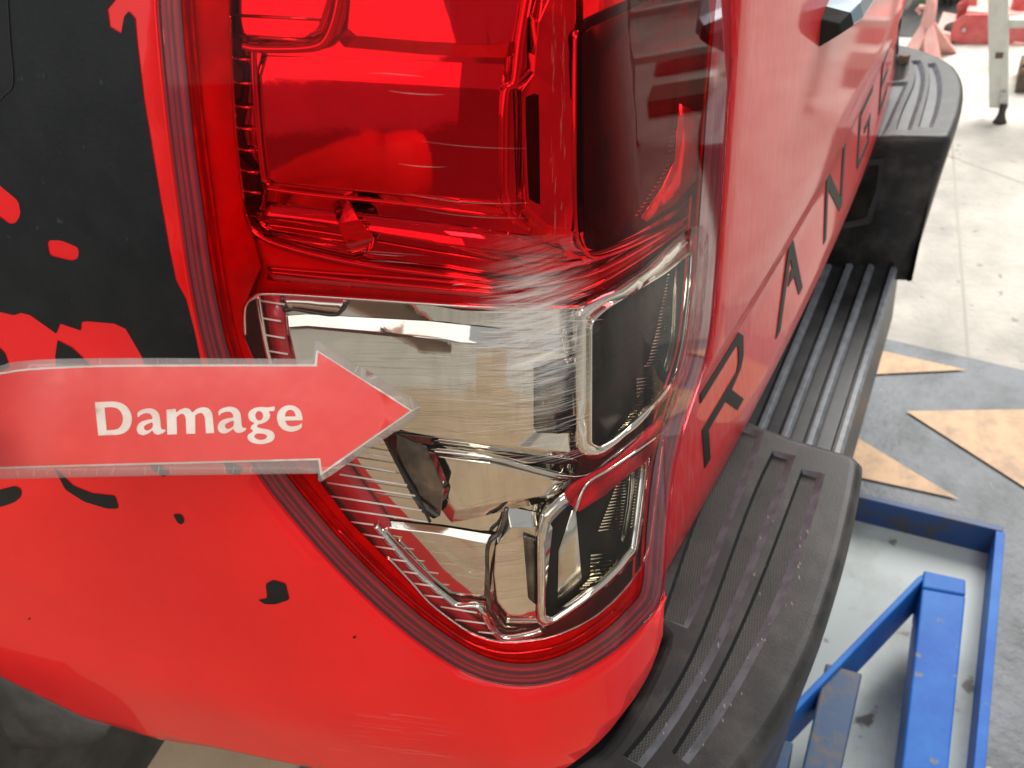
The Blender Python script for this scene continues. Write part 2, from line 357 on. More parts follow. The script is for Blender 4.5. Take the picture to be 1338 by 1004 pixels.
def patch(name, outline, off, m, parent, holes=(), step=0.014, solid=0.0, is_px=True, smooth=True, offf=None):
    """a piece of sheet lying on the corner surface, outline given as seen in the photograph"""
    O = L2(outline, off) if is_px else outline
    H = [L2(h, off) if is_px else h for h in holes]
    vv, tr = fill(O, H, step)
    V = [SP(s, z, off if offf is None else offf(s, z)) for s, z in vv]
    # outward orientation
    F = []
    for f in tr:
        a, b, c = (np.array(V[i]) for i in f); n = np.cross(b-a, c-a); _, _, nx, ny, _ = plan(vv[f[0]][0])
        F.append(f if n[0]*nx+n[1]*ny > 0 else tuple(reversed(f)))
    return mk(name, V, F, m, parent, smooth=smooth, solid=solid)
def block(name, base, front, ob, of, m, parent, step=0.02, smooth=False):
    """block (or tray) with a base loop at depth ob and a front loop at depth of, same point count"""
    n = len(base); K = 6
    def dense(P):
        out = []
        for i in range(n):
            a, b = np.array(P[i], float), np.array(P[(i+1) % n], float); out += [a+(b-a)*k/K for k in range(K)]
        return out
    fr = L2(dense(front), of)
    vv, tr = fill(fr, (), .04)
    V = [SP(s, z, of) for s, z in vv]; F = []
    for f in tr:
        a, b, c = (np.array(V[i]) for i in f); n_ = np.cross(b-a, c-a); _, _, nx, ny, _ = plan(vv[f[0]][0])
        F.append(f if n_[0]*nx+n_[1]*ny > 0 else tuple(reversed(f)))
    B = [at(x, y, ob) for x, y in dense(base)]; Fr = [SP(s, z, of) for s, z in fr]; o = len(V); V += B+Fr; q = len(B)
    F += [(o+i, o+(i+1) % q, o+q+(i+1) % q, o+q+i) for i in range(q)]
    ob_ = mk(name, V, F, m, parent, smooth=True)
    bm = bmesh.new(); bm.from_mesh(ob_.data); bmesh.ops.remove_doubles(bm, verts=bm.verts, dist=4e-5)
    bmesh.ops.recalc_face_normals(bm, faces=bm.faces); bm.to_mesh(ob_.data); bm.free()
    ob_.data.set_sharp_from_angle(angle=RAD(9))
    b = ob_.modifiers.new('bevel', 'BEVEL'); b.width = 0.0010; b.segments = 3; b.limit_method = 'ANGLE'; b.angle_limit = RAD(9); b.harden_normals = True
    return ob_
def ridge(name, P, off, r, m, parent, k=5, n=8):
    Q = smooth_loop(P, k, closed=False); return tube(name, [at(x, y, off) for x, y in Q], r, m, parent, n)
def band(name, P1, P2, off1, off2, m, parent, k=6, solid=0.0015):
    """strip between two traced lines"""
    A = smooth_loop(P1, k, False); B = smooth_loop(P2, k, False); n = len(A)
    V = [at(x, y, off1) for x, y in A]+[at(x, y, off2) for x, y in B]
    return mk(name, V, [(i, i+1, n+i+1, n+i) for i in range(n-1)], m, parent, smooth=True, solid=solid)
def inset_px(P, d):
    P = [np.array(p, float) for p in P]; n = len(P); out = []
    ar = sum(P[i][0]*P[(i+1) % n][1]-P[(i+1) % n][0]*P[i][1] for i in range(n)); sg = 1 if ar > 0 else -1
    for i in range(n):
        t = P[(i+1) % n]-P[i-1]; t /= np.linalg.norm(t); out.append(P[i]+sg*d*np.array([-t[1], t[0]]))
    return out

# ================================================================== SETTING: floor
ZF = -1.0
def fl(px, py, z=ZF): return hit(px, py, 2, z)
PITX = 0.946; PITY0, PITY1 = -0.30, 0.42
# one slab with the recess cut out of it
HX0 = 0.02
vv, tr = fill([(-40, -40), (60, -40), (60, 40), (-40, 40)], [[(HX0, PITY0), (PITX, PITY0), (PITX, PITY1), (HX0, PITY1)]], 50)
floor = mk('floor', [(x, y, ZF) for x, y in vv], [f for f in tr], 'concrete'); tag(floor, kind='structure')
def sheet(name, poly, z, m, holes=(), parent=None):
    vv, tr = fill(poly, holes, 50); return mk(name, [(x, y, z) for x, y in vv], tr, m, parent)
hole = [(HX0-.004, PITY0-.004), (PITX+.004, PITY0-.004), (PITX+.004, PITY1+.004), (HX0-.004, PITY1+.004)]
b1, b2 = fl(1140, 441), fl(1338, 486)
sl = (b2[0]-b1[0])/(b2[1]-b1[1])
q1, q2 = fl(207, 972), fl(183, 1004)
pf = sheet('painted_floor', [(-0.06, -0.75), (b1[0]+sl*(-0.75-b1[1]), -0.75), tuple(b2[:2]), tuple(b1[:2]), (b1[0]+sl*(.6-b1[1]), .6), (-0.06, .6)], ZF+.004, 'floor_paint', [hole]); tag(pf, kind='structure')
dk = sheet('tan_floor', [(-.065, -.75), (-.065, .605), (1.4, .605), (1.4, 2.0), (-2.6, 2.3), (-2.6, -1.6), (-.9, -1.6)], ZF+.004, 'floor_beige'); tag(dk, kind='structure')
def tri(name, P): 
    o = sheet(name, [tuple(fl(*p)[:2]) for p in P], ZF+.008, 'floor_tan', parent=pf); return o
tri('painted_triangle', [(1262, 487), (1138, 459), (1060, 440), (1050, 500), (1138, 493)])
tri('painted_triangle', [(1183, 541), (1338, 539), (1420, 538), (1460, 720), (1338, 641)])
tri('painted_triangle', [(1252, 656), (1115, 573), (1060, 540), (1050, 610), (1115, 626)])
# pit
PD = 0.055
pit = empty('floor_pit', (0, 0, ZF)); tag(pit, kind='structure'); pit.location = (0, 0, 0)
mk('pit_base', [(HX0, PITY0, ZF-PD), (PITX, PITY0, ZF-PD), (PITX, PITY1, ZF-PD), (HX0, PITY1, ZF-PD)], [(0, 1, 2, 3)], 'pit_floor', pit)
zt, zb_ = ZF+.009, ZF-PD-.01
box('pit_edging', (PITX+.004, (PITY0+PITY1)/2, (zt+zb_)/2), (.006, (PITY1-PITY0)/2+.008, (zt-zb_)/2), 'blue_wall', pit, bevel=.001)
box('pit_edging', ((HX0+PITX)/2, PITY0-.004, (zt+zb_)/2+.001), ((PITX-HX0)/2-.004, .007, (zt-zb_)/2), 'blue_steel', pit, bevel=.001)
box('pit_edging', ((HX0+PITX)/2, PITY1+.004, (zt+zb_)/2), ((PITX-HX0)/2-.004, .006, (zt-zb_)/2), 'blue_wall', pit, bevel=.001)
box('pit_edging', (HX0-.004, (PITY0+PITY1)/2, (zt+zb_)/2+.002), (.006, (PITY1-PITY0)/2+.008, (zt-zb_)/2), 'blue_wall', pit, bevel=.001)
for (p0, p1) in (((1215, 195), (1338, 240)), ((1246, 215), (1262, 425))):
    A_, B_ = fl(*p0), fl(*p1); d_ = (B_-A_)[:2]; d_ /= np.linalg.norm(d_); nrm = np.array([-d_[1], d_[0]])*.003
    A_, B_ = A_[:2]-d_*.3, B_[:2]+d_*.3
    mk('floor_joint', [(*(A_+nrm), ZF+.0006), (*(B_+nrm), ZF+.0006), (*(B_-nrm), ZF+.0006), (*(A_-nrm), ZF+.0006)], [(0, 1, 2, 3)], 'joint', floor)
# asphalt apron beyond the concrete
ap = sheet('asphalt_apron', [(3.75, 0.06), (9, -0.25), (9, 6), (3.9, 6)], ZF+.004, 'asphalt'); tag(ap, kind='structure')

# ================================================================== TRUCK
truck = empty('pickup_truck', (0.3, 0.9, ZF)); tag(truck, 'red pickup truck with black splash decals, a scratched corner lamp and a black step bumper', 'pickup truck')
bpy.context.view_layer.update()
def adopt(o, p):
    o.parent = p; o.matrix_parent_inverse = p.matrix_world.inverted()
class Holder: pass
_mk = mk
def part(fn, *a, **k):
    """build in world space, then hang under the truck"""
    o = fn(*a, **k); return o

# --- lamp outline (as traced)
LENS = [(214, -150), (209, -60), (210, 0), (213, 45), (218, 100), (228, 195), (238, 270), (249, 350), (262, 420), (276, 475), (302, 545), (340, 618), (400, 695), (457, 757), (520, 815), (570, 853), (612, 878), (652, 891), (700, 893), (750, 879), (800, 850), (840, 814), (864, 778), (871, 700), (879, 622), (894, 556), (921, 474), (932, 400), (943, 250), (951, 130), (962, 0), (972, -150)]
CLEAR = [(318, 432), (320, 402), (330, 389), (346, 383), (440, 388), (560, 396), (680, 403), (740, 403), (766, 399), (790, 381), (850, 341), (893, 304), (912, 295), (923, 300), (926, 318), (922, 380), (911, 462), (893, 512), (868, 560), (860, 640), (849, 715), (822, 765), (780, 805), (733, 829), (694, 838), (655, 840), (619, 830), (589, 811), (559, 787), (537, 762), (505, 728), (458, 680), (420, 630), (380, 560), (345, 500), (326, 460)]
LENS_S = smooth_loop(LENS[1:-1], 3, False); LENS_S = [LENS[0]]+LENS_S+[LENS[-1]]
LENS_S = [np.array(p) for p in LENS_S]
CLEAR_S = smooth_loop(CLEAR, 2)

# --- bed side panel
HOLE = [np.array(p) for p in inset_px(LENS_S, -5)]
lo = L2(HOLE, -.004)
OUT_PX = [(868, 772), (866, 830), (852, 872), (812, 935), (765, 985), (700, 1022), (600, 1026), (480, 1018), (350, 992), (280, 977), (210, 967), (110, 938), (55, 912), (0, 884)]
out = L2(OUT_PX, -.004)
ztop = 0.26
i_r = min(range(len(lo)), key=lambda i: np.hypot(HOLE[i][0]-864, HOLE[i][1]-778))
left_ring = lo[:i_r+1]                       # from the top left down to the bottom right of the lamp
poly = [(left_ring[0][0], ztop)]+left_ring+out+[(-0.56, -0.25), (-0.66, -0.16), (-0.72, ztop)]
panel = patch('bed_panel', poly, -.004, 'paint', None, is_px=False, step=0.012, solid=0.0016); adopt(panel, truck)
# inward return flange around the lamp
V = []; n = len(left_ring)
for (s, z), (px, py) in zip(left_ring, HOLE[:i_r+1]):
    V += [SP(s, z, -.004)]
ins = inset_px(LENS_S, 0)
for (px, py) in ins[:i_r+1]:
    V += [at(px, py, -.022)]
fl_ = mk('lamp_flange', V, [(i, i+1, n+i+1, n+i) for i in range(n-1)], 'paint', panel, smooth=True, solid=.001)
panel_children = []

# --- decals on the panel
def decal(P, holes=(), sm=0):
    Q = round_poly(P, sm) if sm else P
    o = patch('decal', Q, -.0036, 'decal', panel, holes=[round_poly(h, 6) for h in holes], step=.02); return o
decal([(-330, -260), (-120, -150), (60, -60), (156, -60), (150, 0), (140, 12), (143, 35), (158, 44), (162, 22), (168, 15), (176, 24), (179, 57), (188, 129), (200, 203), (210, 262), (221, 326), (230, 367), (243, 391), (254, 433), (261, 466), (268, 500), (262, 520), (206, 520), (185, 466), (164, 430), (149, 423), (114, 420), (106, 421), (105, 432), (78, 423), (73, 436), (39, 412), (27, 409), (18, 412), (0, 408), (-120, 395), (-300, 300)],
      holes=[[(-14, 232), (0, 243), (24, 263), (27, 281), (20, 292), (12, 293), (0, 284), (-16, 272)], [(61, 314), (79, 314), (103, 324), (102, 338), (93, 341), (64, 334)]])
decal([(75, 445), (93, 454), (108, 468), (140, 500), (110, 510), (74, 500), (72, 466)])
decal([(-40, 440), (-8, 447), (6, 462), (12, 480), (-30, 500), (-50, 470)])
decal([(-20, 645), (0, 640), (20, 635), (28, 640), (27, 650), (18, 657), (0, 663), (-20, 660)], sm=4)
decal([(70, 610), (95, 635), (120, 645), (150, 648), (155, 665), (140, 665), (110, 656), (85, 640)], sm=4)
decal([(200, 600), (222, 618), (214, 624), (196, 612)], sm=3)
decal([(290, 600), (318, 612), (312, 621), (298, 619)], sm=3)
decal([(226, 672), (236, 672), (241, 680), (238, 686), (232, 684)], sm=3)
decal([(347, 763), (357, 758), (373, 763), (378, 784), (360, 790), (346, 790), (337, 784), (349, 782)], sm=3)
for (x, y, r) in ((463, 833, 2.2), (38, 809, 1.5)):
    decal([(x+r*math.cos(a), y+r*.8*math.sin(a)) for a in np.linspace(0, 5.5, 7)])
# scuffs low on the panel
VF = ([], [])
rs = random.Random(3)
for i in range(34):
    x0 = rs.uniform(420, 560); y0 = rs.uniform(930, 985); ln = rs.uniform(15, 75)
    a0, a1 = np.array(sz(x0, y0, -.0036)), np.array(sz(x0+ln, y0+ln*.13, -.0036)); wd = rs.uniform(.00008, .00028)
    P = [SP(*(a0+(a1-a0)*t), -.0037) for t in np.linspace(0, 1, 5)]
    b = len(VF[0])
    for j, p in enumerate(P):
        h = wd*math.sin(math.pi*(j+.3)/4.6); VF[0].extend([p+np.array([0, 0, h]), p-np.array([0, 0, h])])
    VF[1].extend([(b+2*j, b+2*j+1, b+2*j+3, b+2*j+2) for j in range(4)])
o = mk('paint_scuff', VF[0], VF[1], 'scuff_faint', panel); tag(o, kind='stuff')
tube('decal_seam', [at(x, y, -.0034) for x, y in smooth_loop([(9, -20), (13, 50), (17, 108), (6, 124), (-10, 140)], 4, False)], .0003, 'black_gap', panel, 5)

# --- inner wheel arch liner under the panel
LN = smooth_loop([(-60, 850), (0, 888), (55, 918), (112, 944), (141, 955), (128, 968), (90, 976), (40, 978), (-60, 965)], 4)
vv, tr = fill(LN, (), 25)
flap = mk('wheel_arch_liner', [far(x, y, .628+.00045*max(0, y-900)*(1-x/400)) for x, y in vv], [tuple(reversed(f)) for f in tr], 'flap_rubber', None, smooth=True, solid=.010); adopt(flap, truck)
mf = [hit(x, y, 1, .47) for x, y in [(30, 890), (214, 955), (175, 1015), (120, 1090), (-120, 1090), (-120, 880)]]
o = mk('mud_flap', [(p[0], p[1], p[2]) for p in mf], [tuple(range(6))], 'flap_rubber', None, solid=.008); adopt(o, truck)
# --- dark void behind lamp and bumper
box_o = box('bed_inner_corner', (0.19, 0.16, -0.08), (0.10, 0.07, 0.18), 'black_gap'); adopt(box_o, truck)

# ================================================================== TAIL LIGHT
lamp = patch('tail_light', [np.array(p) for p in inset_px(LENS_S, 3)], -.046, 'housing_red', None, step=.02, solid=.004); adopt(lamp, truck)
lamp['label'] = 'scratched red and clear wraparound rear lamp'
def ring_wall(name, outline, o1, o2, m, parent, ins2=0):
    A = [at(x, y, o1) for x, y in outline]; B = [at(x, y, o2) for x, y in (inset_px(outline, ins2) if ins2 else outline)]; n = len(A)
    return mk(name, A+B, [(i, (i+1) % n, n+(i+1) % n, n+i) for i in range(n)], m, parent, smooth=True, solid=.0012)
ring_wall('housing_wall', inset_px(LENS_S, 6), -.003, -.046, 'housing_red', lamp)
# lens: edge band, red field, clear field
EDGE_IN = [np.array(p) for p in inset_px(LENS_S, 26)]
patch('lens_rim', LENS_S, 0.0, 'lens_edge', lamp, holes=[EDGE_IN], step=.014)
patch('red_lens', EDGE_IN, 0.0, 'lens_red', lamp, holes=[CLEAR_S], step=.014)
patch('clear_lens', CLEAR_S, 0.0, 'lens_clear', lamp, step=.014)
ring_wall('lens_return', LENS_S, 0.0, -.02, 'lens_edge', lamp)
# parallel edge reflections inside the rim, put in as red tubes
for d, off, r, m in ((10, -.004, .0007, 'red_plastic'), (19, -.006, .0011, 'housing_red'), (30, -.005, .0008, 'red_plastic'), (40, -.008, .0007, 'red_plastic')):
    Q = inset_px(LENS_S, d); tube('rim_reflection', [at(x, y, off) for x, y in Q[2:-2]], r, m, lamp, 6)
band('rim_step', [(222+14, -60), (238, 60), (252, 190), (275, 340), (300, 440), (372, 610), (430, 685)], [(262, -60), (262, 60), (272, 190), (292, 330), (316, 440), (386, 600), (442, 672)], -.010, -.016, 'housing_red', lamp)

CH = [(298, -138), (298, 30), (304, 170), (318, 285), (330, 312), (340, 350), (322, 392), (318, 440), (345, 505), (380, 565), (420, 635), (458, 685), (505, 732), (559, 790), (619, 833), (655, 843), (694, 841), (733, 832), (780, 808), (822, 768), (850, 715), (862, 640), (872, 565), (897, 515), (916, 462), (926, 380), (927, 300), (926, 200), (936, 60), (944, -138)]
patch('housing_front', [np.array(p) for p in inset_px(LENS_S, 20)], -.009, 'housing_red', lamp, holes=[CH], step=.018, solid=.001)
patch('chamber_divider', [(318, 285), (338, 309), (385, 327), (470, 346), (560, 357), (690, 373), (790, 348), (905, 284), (922, 296), (893, 304), (850, 341), (790, 381), (766, 400), (680, 404), (560, 397), (440, 389), (346, 384), (322, 398)], -.0135, 'border_red', lamp, step=.02, solid=.001)
# --- upper (red) chamber
patch('upper_reflector_plate', [(300, -140), (940, -140), (935, 60), (925, 200), (905, 280), (790, 345), (690, 372), (560, 356), (470, 345), (380, 326), (335, 308), (318, 285), (304, 170), (298, 30)], -.0158, 'chrome', lamp, step=.02)
U1b = [(333, 72), (658, 84), (668, 112), (664, 270), (656, 282), (352, 249), (338, 238), (334, 150)]
U1f = [(339, 99), (653, 117), (657, 130), (655, 255), (648, 263), (360, 238), (348, 230), (341, 160)]
block('reflector_block', U1b, U1f, -.0155, -.0135, 'chrome', lamp)
block('reflector_block', [(302, -80), (446, -80), (443, 0), (428, 46), (405, 62), (316, 64), (306, 52), (302, 20)], [(312, -80), (432, -80), (428, 0), (416, 36), (398, 49), (326, 50), (318, 42), (313, 15)], -.0156, -.0135, 'chrome', lamp)
block('reflector_block', [(452, -90), (700, -90), (690, 10), (684, 70), (655, 76), (560, 72), (450, 62), (440, 50)], [(462, -90), (690, -90), (678, 10), (670, 55), (640, 60), (560, 56), (465, 48), (455, 38)], -.0156, -.0142, 'chrome', lamp)
block('reflector_block', [(671, 112), (690, 90), (692, 20), (712, -30), (762, -60), (762, 330), (705, 322), (676, 285)], [(682, 118), (698, 96), (704, 30), (718, 0), (752, -30), (752, 300), (716, 296), (688, 270)], -.0156, -.012, 'chrome', lamp)
patch('dark_face', [(690, 128), (704, 124), (706, 268), (694, 262)], -.0112, 'window_dark', lamp, step=.02, solid=.001)
# stripes and scoop below the main reflector
band('lower_scoop', [(352, 252), (430, 262), (560, 272), (664, 287), (720, 306)], [(346, 284), (430, 294), (560, 318), (680, 336), (740, 338)], -.022, -.010, 'chrome', lamp)
band('lower_scoop', [(348, 290), (440, 303), (560, 324), (680, 342), (760, 338)], [(346, 306), (440, 326), (560, 344), (690, 360), (790, 344)], -.016, -.026, 'chrome', lamp)
band('lower_scoop', [(352, 352), (450, 362), (600, 376), (720, 386), (765, 382)], [(345, 374), (450, 380), (600, 390), (720, 396), (765, 392)], -.010, -.020, 'chrome', lamp)
for P, r in (([(305, 150), (310, 230), (321, 285), (338, 308), (385, 326), (470, 345), (560, 357), (690, 371), (790, 350), (905, 284)], .0012),
             ([(350, 350), (420, 356), (560, 366), (690, 380), (760, 380), (850, 330), (915, 280)], .0009),
             ([(344, 246), (420, 256), (540, 268), (660, 284)], .0008), ([(480, 300), (580, 318), (690, 348)], .0009),
             ([(298, 20), (302, 100), (308, 190), (317, 262)], .0012), ([(331, 60), (333, 110), (339, 190), (345, 238)], .0012),
             ([(446, -60), (443, 0), (430, 46), (408, 62), (340, 64), (318, 60)], .0016), ([(700, -60), (686, 10), (678, 60), (672, 108), (660, 122), (658, 200), (662, 270), (690, 300)], .0016),
             ([(752, 40), (751, 150), (752, 280), (760, 322), (782, 336), (850, 310), (912, 268), (928, 180)], .0011)):
    ridge('moulded_ridge', P, -.012, r, 'chrome', lamp)
for (x0, y0, x1, y1) in [(301, 20, 419, 26), (301, 46, 405, 54), (299, 76, 327, 79), (301, 108, 328, 110), (303, 139, 329, 141), (305, 167, 331, 170), (308, 195, 333, 198), (311, 223, 337, 226), (314, 249, 340, 253), (322, 281, 432, 297), (343, 307, 446, 324)]:
    tube('rib', [at(x0+(x1-x0)*t, y0+(y1-y0)*t, -.013) for t in (0, .5, 1)], .0006, 'prism', lamp, 6)
def facets(name, P, tris, m):
    V = [at(x, y, o) for x, y, o in P]; return mk(name, V, tris, m, lamp, solid=.001)
facets('twisted_strap', [(436, 264, -.018), (456, 262, -.012), (470, 286, -.008), (489, 308, -.011), (487, 322, -.018), (468, 337, -.016), (452, 318, -.010), (444, 292, -.009)], [(0, 1, 7), (1, 2, 7), (2, 6, 7), (2, 3, 6), (3, 4, 5), (3, 5, 6)], 'chrome')
# dark reflex window, upper
UW = round_poly([(766, 40), (800, 26), (880, -12), (925, -34), (929, 60), (919, 180), (905, 262), (800, 322), (768, 330)], 22)
patch('reflex_window', UW, -.007, 'window_dark', lamp, step=.016, solid=.002)
def teeth(name, line, lens, off, m, n, h=1.6):
    Q = resample(line, 0.5, False); Q = [Q[int(i*(len(Q)-1)/(n-1))] for i in range(n)]; VF = ([], [])
    for i, q in enumerate(Q):
        l = lens(i/(n-1)); b = len(VF[0])
        for (dx, dy, o) in ((-l, h*1.0+l*.10, 0), (0, h*.5, 0), (0, -h*.5, 0), (-l, l*.10-h*.2, 0), (-l*.5, l*.05+h*.1, .0012)):
            VF[0].append(at(q[0]+dx, q[1]+dy, off+o))
        VF[1].extend([(b, b+1, b+4), (b+1, b+2, b+4), (b+2, b+3, b+4), (b+3, b, b+4)])
    o = mk(name, VF[0], VF[1], m, lamp); tag(o, kind='stuff'); return o
teeth('prism_ribs', [(889, 10), (888, 90), (884, 150), (880, 215), (870, 235), (842, 280)], lambda t: 3+14*max(0, t-.45)**.7, -.0064, 'prism', 46)
patch('reflex_pane', [(888, 136), (917, 150), (909, 236), (880, 268), (846, 290), (838, 284), (866, 245), (882, 210)], -.0062, 'chrome_satin', lamp, step=.02, solid=.0008)

# --- middle (clear) chamber
patch('middle_reflector_plate', [(346, 386), (440, 390), (560, 399), (690, 405), (765, 402), (765, 470), (700, 470), (540, 450), (380, 440), (352, 430)], -.0136, 'chrome', lamp, step=.02)
M2b = [(374, 413), (400, 411), (560, 420), (690, 434), (757, 440), (757, 603), (640, 592), (525, 576), (420, 560), (385, 500)]
M2f = [(376, 430), (402, 428), (560, 442), (684, 456), (742, 462), (744, 592), (640, 581), (528, 566), (428, 550), (392, 500)]
block('reflector_block', M2b, M2f, -.0133, -.011, 'chrome', lamp)
patch('dark_face', round_poly([(699, 476), (758, 464), (757, 566), (700, 566)], 4), -.0104, 'chrome_dark', lamp, step=.02, solid=.0006)
patch('middle_inner_box', round_poly([(368, 388), (452, 392), (449, 406), (438, 413), (385, 406), (370, 410)], 4), -.0118, 'chrome_satin', lamp, step=.02, solid=.003)
ridge('moulded_ridge', [(369, 388), (372, 404), (386, 404), (430, 411), (444, 408), (452, 394)], -.0125, .0010, 'chrome_dark', lamp)
ridge('moulded_ridge', [(337, 386), (342, 420), (352, 470), (372, 530), (400, 580)], -.010, .0013, 'chrome', lamp)
ridge('moulded_ridge', [(320, 440), (320, 402), (332, 389), (350, 384), (440, 389), (560, 397), (690, 404), (762, 401)], -.003, .0008, 'chrome', lamp)
patch('border_strip', [(344, 388), (366, 386), (372, 430), (384, 490), (440, 590), (520, 700), (580, 780), (640, 826), (620, 828), (560, 786), (500, 722), (430, 640), (370, 540)], -.0125, 'border_red', lamp, step=.02, solid=.002)
for (x0, y0, x1, y1) in [(340, 393, 372, 398), (343, 416, 367, 420), (347, 438, 372, 442), (352, 459, 376, 463), (360, 482, 384, 486)]:
    tube('rib', [at(x0+(x1-x0)*t, y0+(y1-y0)*t, -.010) for t in (0, .5, 1)], .00045, 'rib_line', lamp, 6)
FO = round_poly([(757, 402), (782, 392), (848, 355), (893, 309), (911, 304), (911, 345), (902, 459), (893, 497), (854, 538), (812, 578), (790, 597), (770, 602), (757, 590), (755, 500)], 14)
FI = round_poly([(770, 420), (791, 401), (869, 355), (902, 328), (907, 332), (905, 370), (896, 447), (886, 490), (860, 525), (806, 576), (784, 588), (770, 582)], 12)
fr_o = patch('window_frame', FO, -.006, 'chrome', lamp, holes=[FI], step=.014, solid=.004)
ring_wall('frame_wall', FI, -.006, -.020, 'chrome', lamp)
patch('reflex_window', FI, -.017, 'window_dark', lamp, step=.014, solid=.002)
patch('reflex_pane', [(884, 346), (904, 333), (902, 380), (893, 447), (884, 488), (872, 492), (868, 480), (878, 440), (880, 390)], -.0160, 'chrome_satin', lamp, step=.02, solid=.0006)
teeth('prism_ribs', [(879, 346), (876, 385), (872, 430), (866, 470), (862, 476)], lambda t: 4+16*t, -.0154, 'prism', 32)
teeth('prism_ribs', [(862, 492), (858, 520), (840, 548), (815, 572)], lambda t: 30-12*t, -.0154, 'prism', 22, 2.0)

# --- lower (clear) chamber
patch('lower_reflector_plate', [(420, 600), (480, 560), (530, 574), (640, 592), (760, 606), (742, 640), (735, 660), (712, 690), (710, 828), (655, 836), (585, 784), (500, 700)], -.0150, 'chrome', lamp, step=.02)
block('reflector_block', [(560, 588), (640, 596), (752, 622), (735, 652), (660, 668), (590, 684), (572, 660), (580, 640)], [(570, 596), (640, 606), (738, 630), (722, 646), (660, 656), (596, 668), (584, 652), (588, 636)], -.0146, -.0118, 'chrome', lamp)
block('reflector_block', [(489, 686), (500, 680), (575, 688), (648, 700), (638, 786), (584, 782), (548, 752), (515, 716)], [(502, 694), (510, 691), (572, 698), (636, 711), (632, 778), (590, 774), (556, 746), (524, 714)], -.0142, -.012, 'chrome', lamp)
block('reflector_block', [(642, 712), (662, 662), (712, 672), (722, 690), (708, 822), (660, 818), (640, 790), (638, 750)], [(648, 714), (668, 690), (700, 690), (706, 704), (700, 806), (664, 804), (650, 786), (646, 750)], -.0146, -.0105, 'chrome', lamp)
patch('dark_face', round_poly([(684, 700), (702, 706), (702, 792), (690, 782)], 3), -.0094, 'chrome_dark', lamp, step=.02, solid=.0006)
facets('twisted_strap', [(502, 572, -.016), (520, 566, -.010), (558, 584, -.008), (580, 638, -.006), (576, 672, -.012), (560, 680, -.020), (540, 648, -.010), (522, 612, -.010)], [(0, 1, 7), (1, 2, 7), (2, 3, 6), (2, 6, 7), (3, 4, 6), (4, 5, 6)], 'chrome_dark')
ridge('moulded_ridge', [(505, 578), (525, 615), (545, 648), (562, 682)], -.008, .0008, 'black_gap', lamp)
for P, r, m in (([(662, 664), (654, 694), (638, 712), (637, 750), (640, 792), (652, 818)], .0011, 'chrome_dark'),
                ([(490, 686), (515, 716), (548, 752), (584, 782), (600, 792), (626, 792), (640, 818), (658, 834), (690, 830), (708, 824)], .0020, 'chrome'),
                ([(505, 728), (537, 762), (559, 787), (589, 811), (619, 830), (655, 840), (694, 838), (733, 829), (780, 805), (822, 765), (846, 722), (857, 650), (866, 575)], .0010, 'chrome'),
                ([(440, 690), (500, 752), (560, 803), (610, 838), (655, 853), (700, 851), (750, 836), (805, 797)], .0007, 'chrome'),
                ([(560, 588), (640, 598), (750, 624), (800, 598), (860, 548), (900, 500)], .0013, 'chrome')):
    ridge('moulded_ridge', P, -.005 if m == 'chrome' and r < .0012 else -.011, r, m, lamp)
for (x0, y0, x1, y1) in [(479, 593, 508, 597), (453, 606, 517, 617), (444, 620, 532, 634), (428, 631, 543, 648), (428, 648, 551, 667), (443, 665, 559, 682), (458, 682, 488, 686), (473, 698, 502, 703), (489, 714, 516, 718), (505, 730, 532, 734), (520, 746, 546, 750), (537, 762, 565, 766), (553, 778, 579, 781), (576, 793, 623, 801), (595, 810, 634, 815), (625, 826, 645, 828)]:
    tube('rib', [at(x0+(x1-x0)*t, y0+(y1-y0)*t, -.0075) for t in (0, .5, 1)], .00045, 'rib_line', lamp, 6)
LO = round_poly([(736, 650), (712, 673), (703, 706), (703, 815), (712, 824), (726, 816), (768, 788), (833, 724), (842, 670), (850, 596), (836, 594)], 7)
LI = round_poly([(738, 664), (719, 684), (713, 715), (713, 806), (722, 811), (766, 780), (829, 718), (836, 668), (843, 610), (830, 602)], 6)
patch('window_frame', LO, -.006, 'chrome', lamp, holes=[LI], step=.014, solid=.004)
ring_wall('frame_wall', LI, -.006, -.020, 'chrome', lamp)
patch('reflex_window', LI, -.017, 'window_dark', lamp, step=.014, solid=.002)
patch('reflection_face', [(747, 668), (752, 664), (762, 782), (728, 804), (730, 720)], -.0160, 'chrome_satin', lamp, step=.02, solid=.0006)  # satin patch put in for an orange-brown reflection
patch('reflex_pane', [(824, 612), (840, 608), (833, 700), (822, 718), (812, 706), (820, 660)], -.0160, 'chrome_satin', lamp, step=.02, solid=.0006)
teeth('prism_ribs', [(822, 614), (818, 650), (812, 690)], lambda t: 10+20*t, -.0152, 'prism', 20, 1.7)
teeth('prism_ribs', [(806, 722), (800, 752), (784, 766)], lambda t: 34-8*t, -.0152, 'prism', 11, 2.2)
RS = round_poly([(751, 666), (766, 634), (800, 612), (858, 572), (872, 560), (862, 580), (818, 624), (757, 669)], 4)
block_r = patch('red_reflector_strip', RS, -.003, 'red_plastic', lamp, step=.014, solid=.005)
ridge('moulded_ridge', [(752, 668), (766, 633), (800, 611), (858, 571), (876, 554)], -.002, .0007, 'chrome', lamp)
band('red_ribbon', [(737, 644), (750, 630), (800, 602), (860, 548)], [(740, 652), (760, 640), (805, 610), (866, 556)], -.004, -.004, 'red_plastic', lamp)

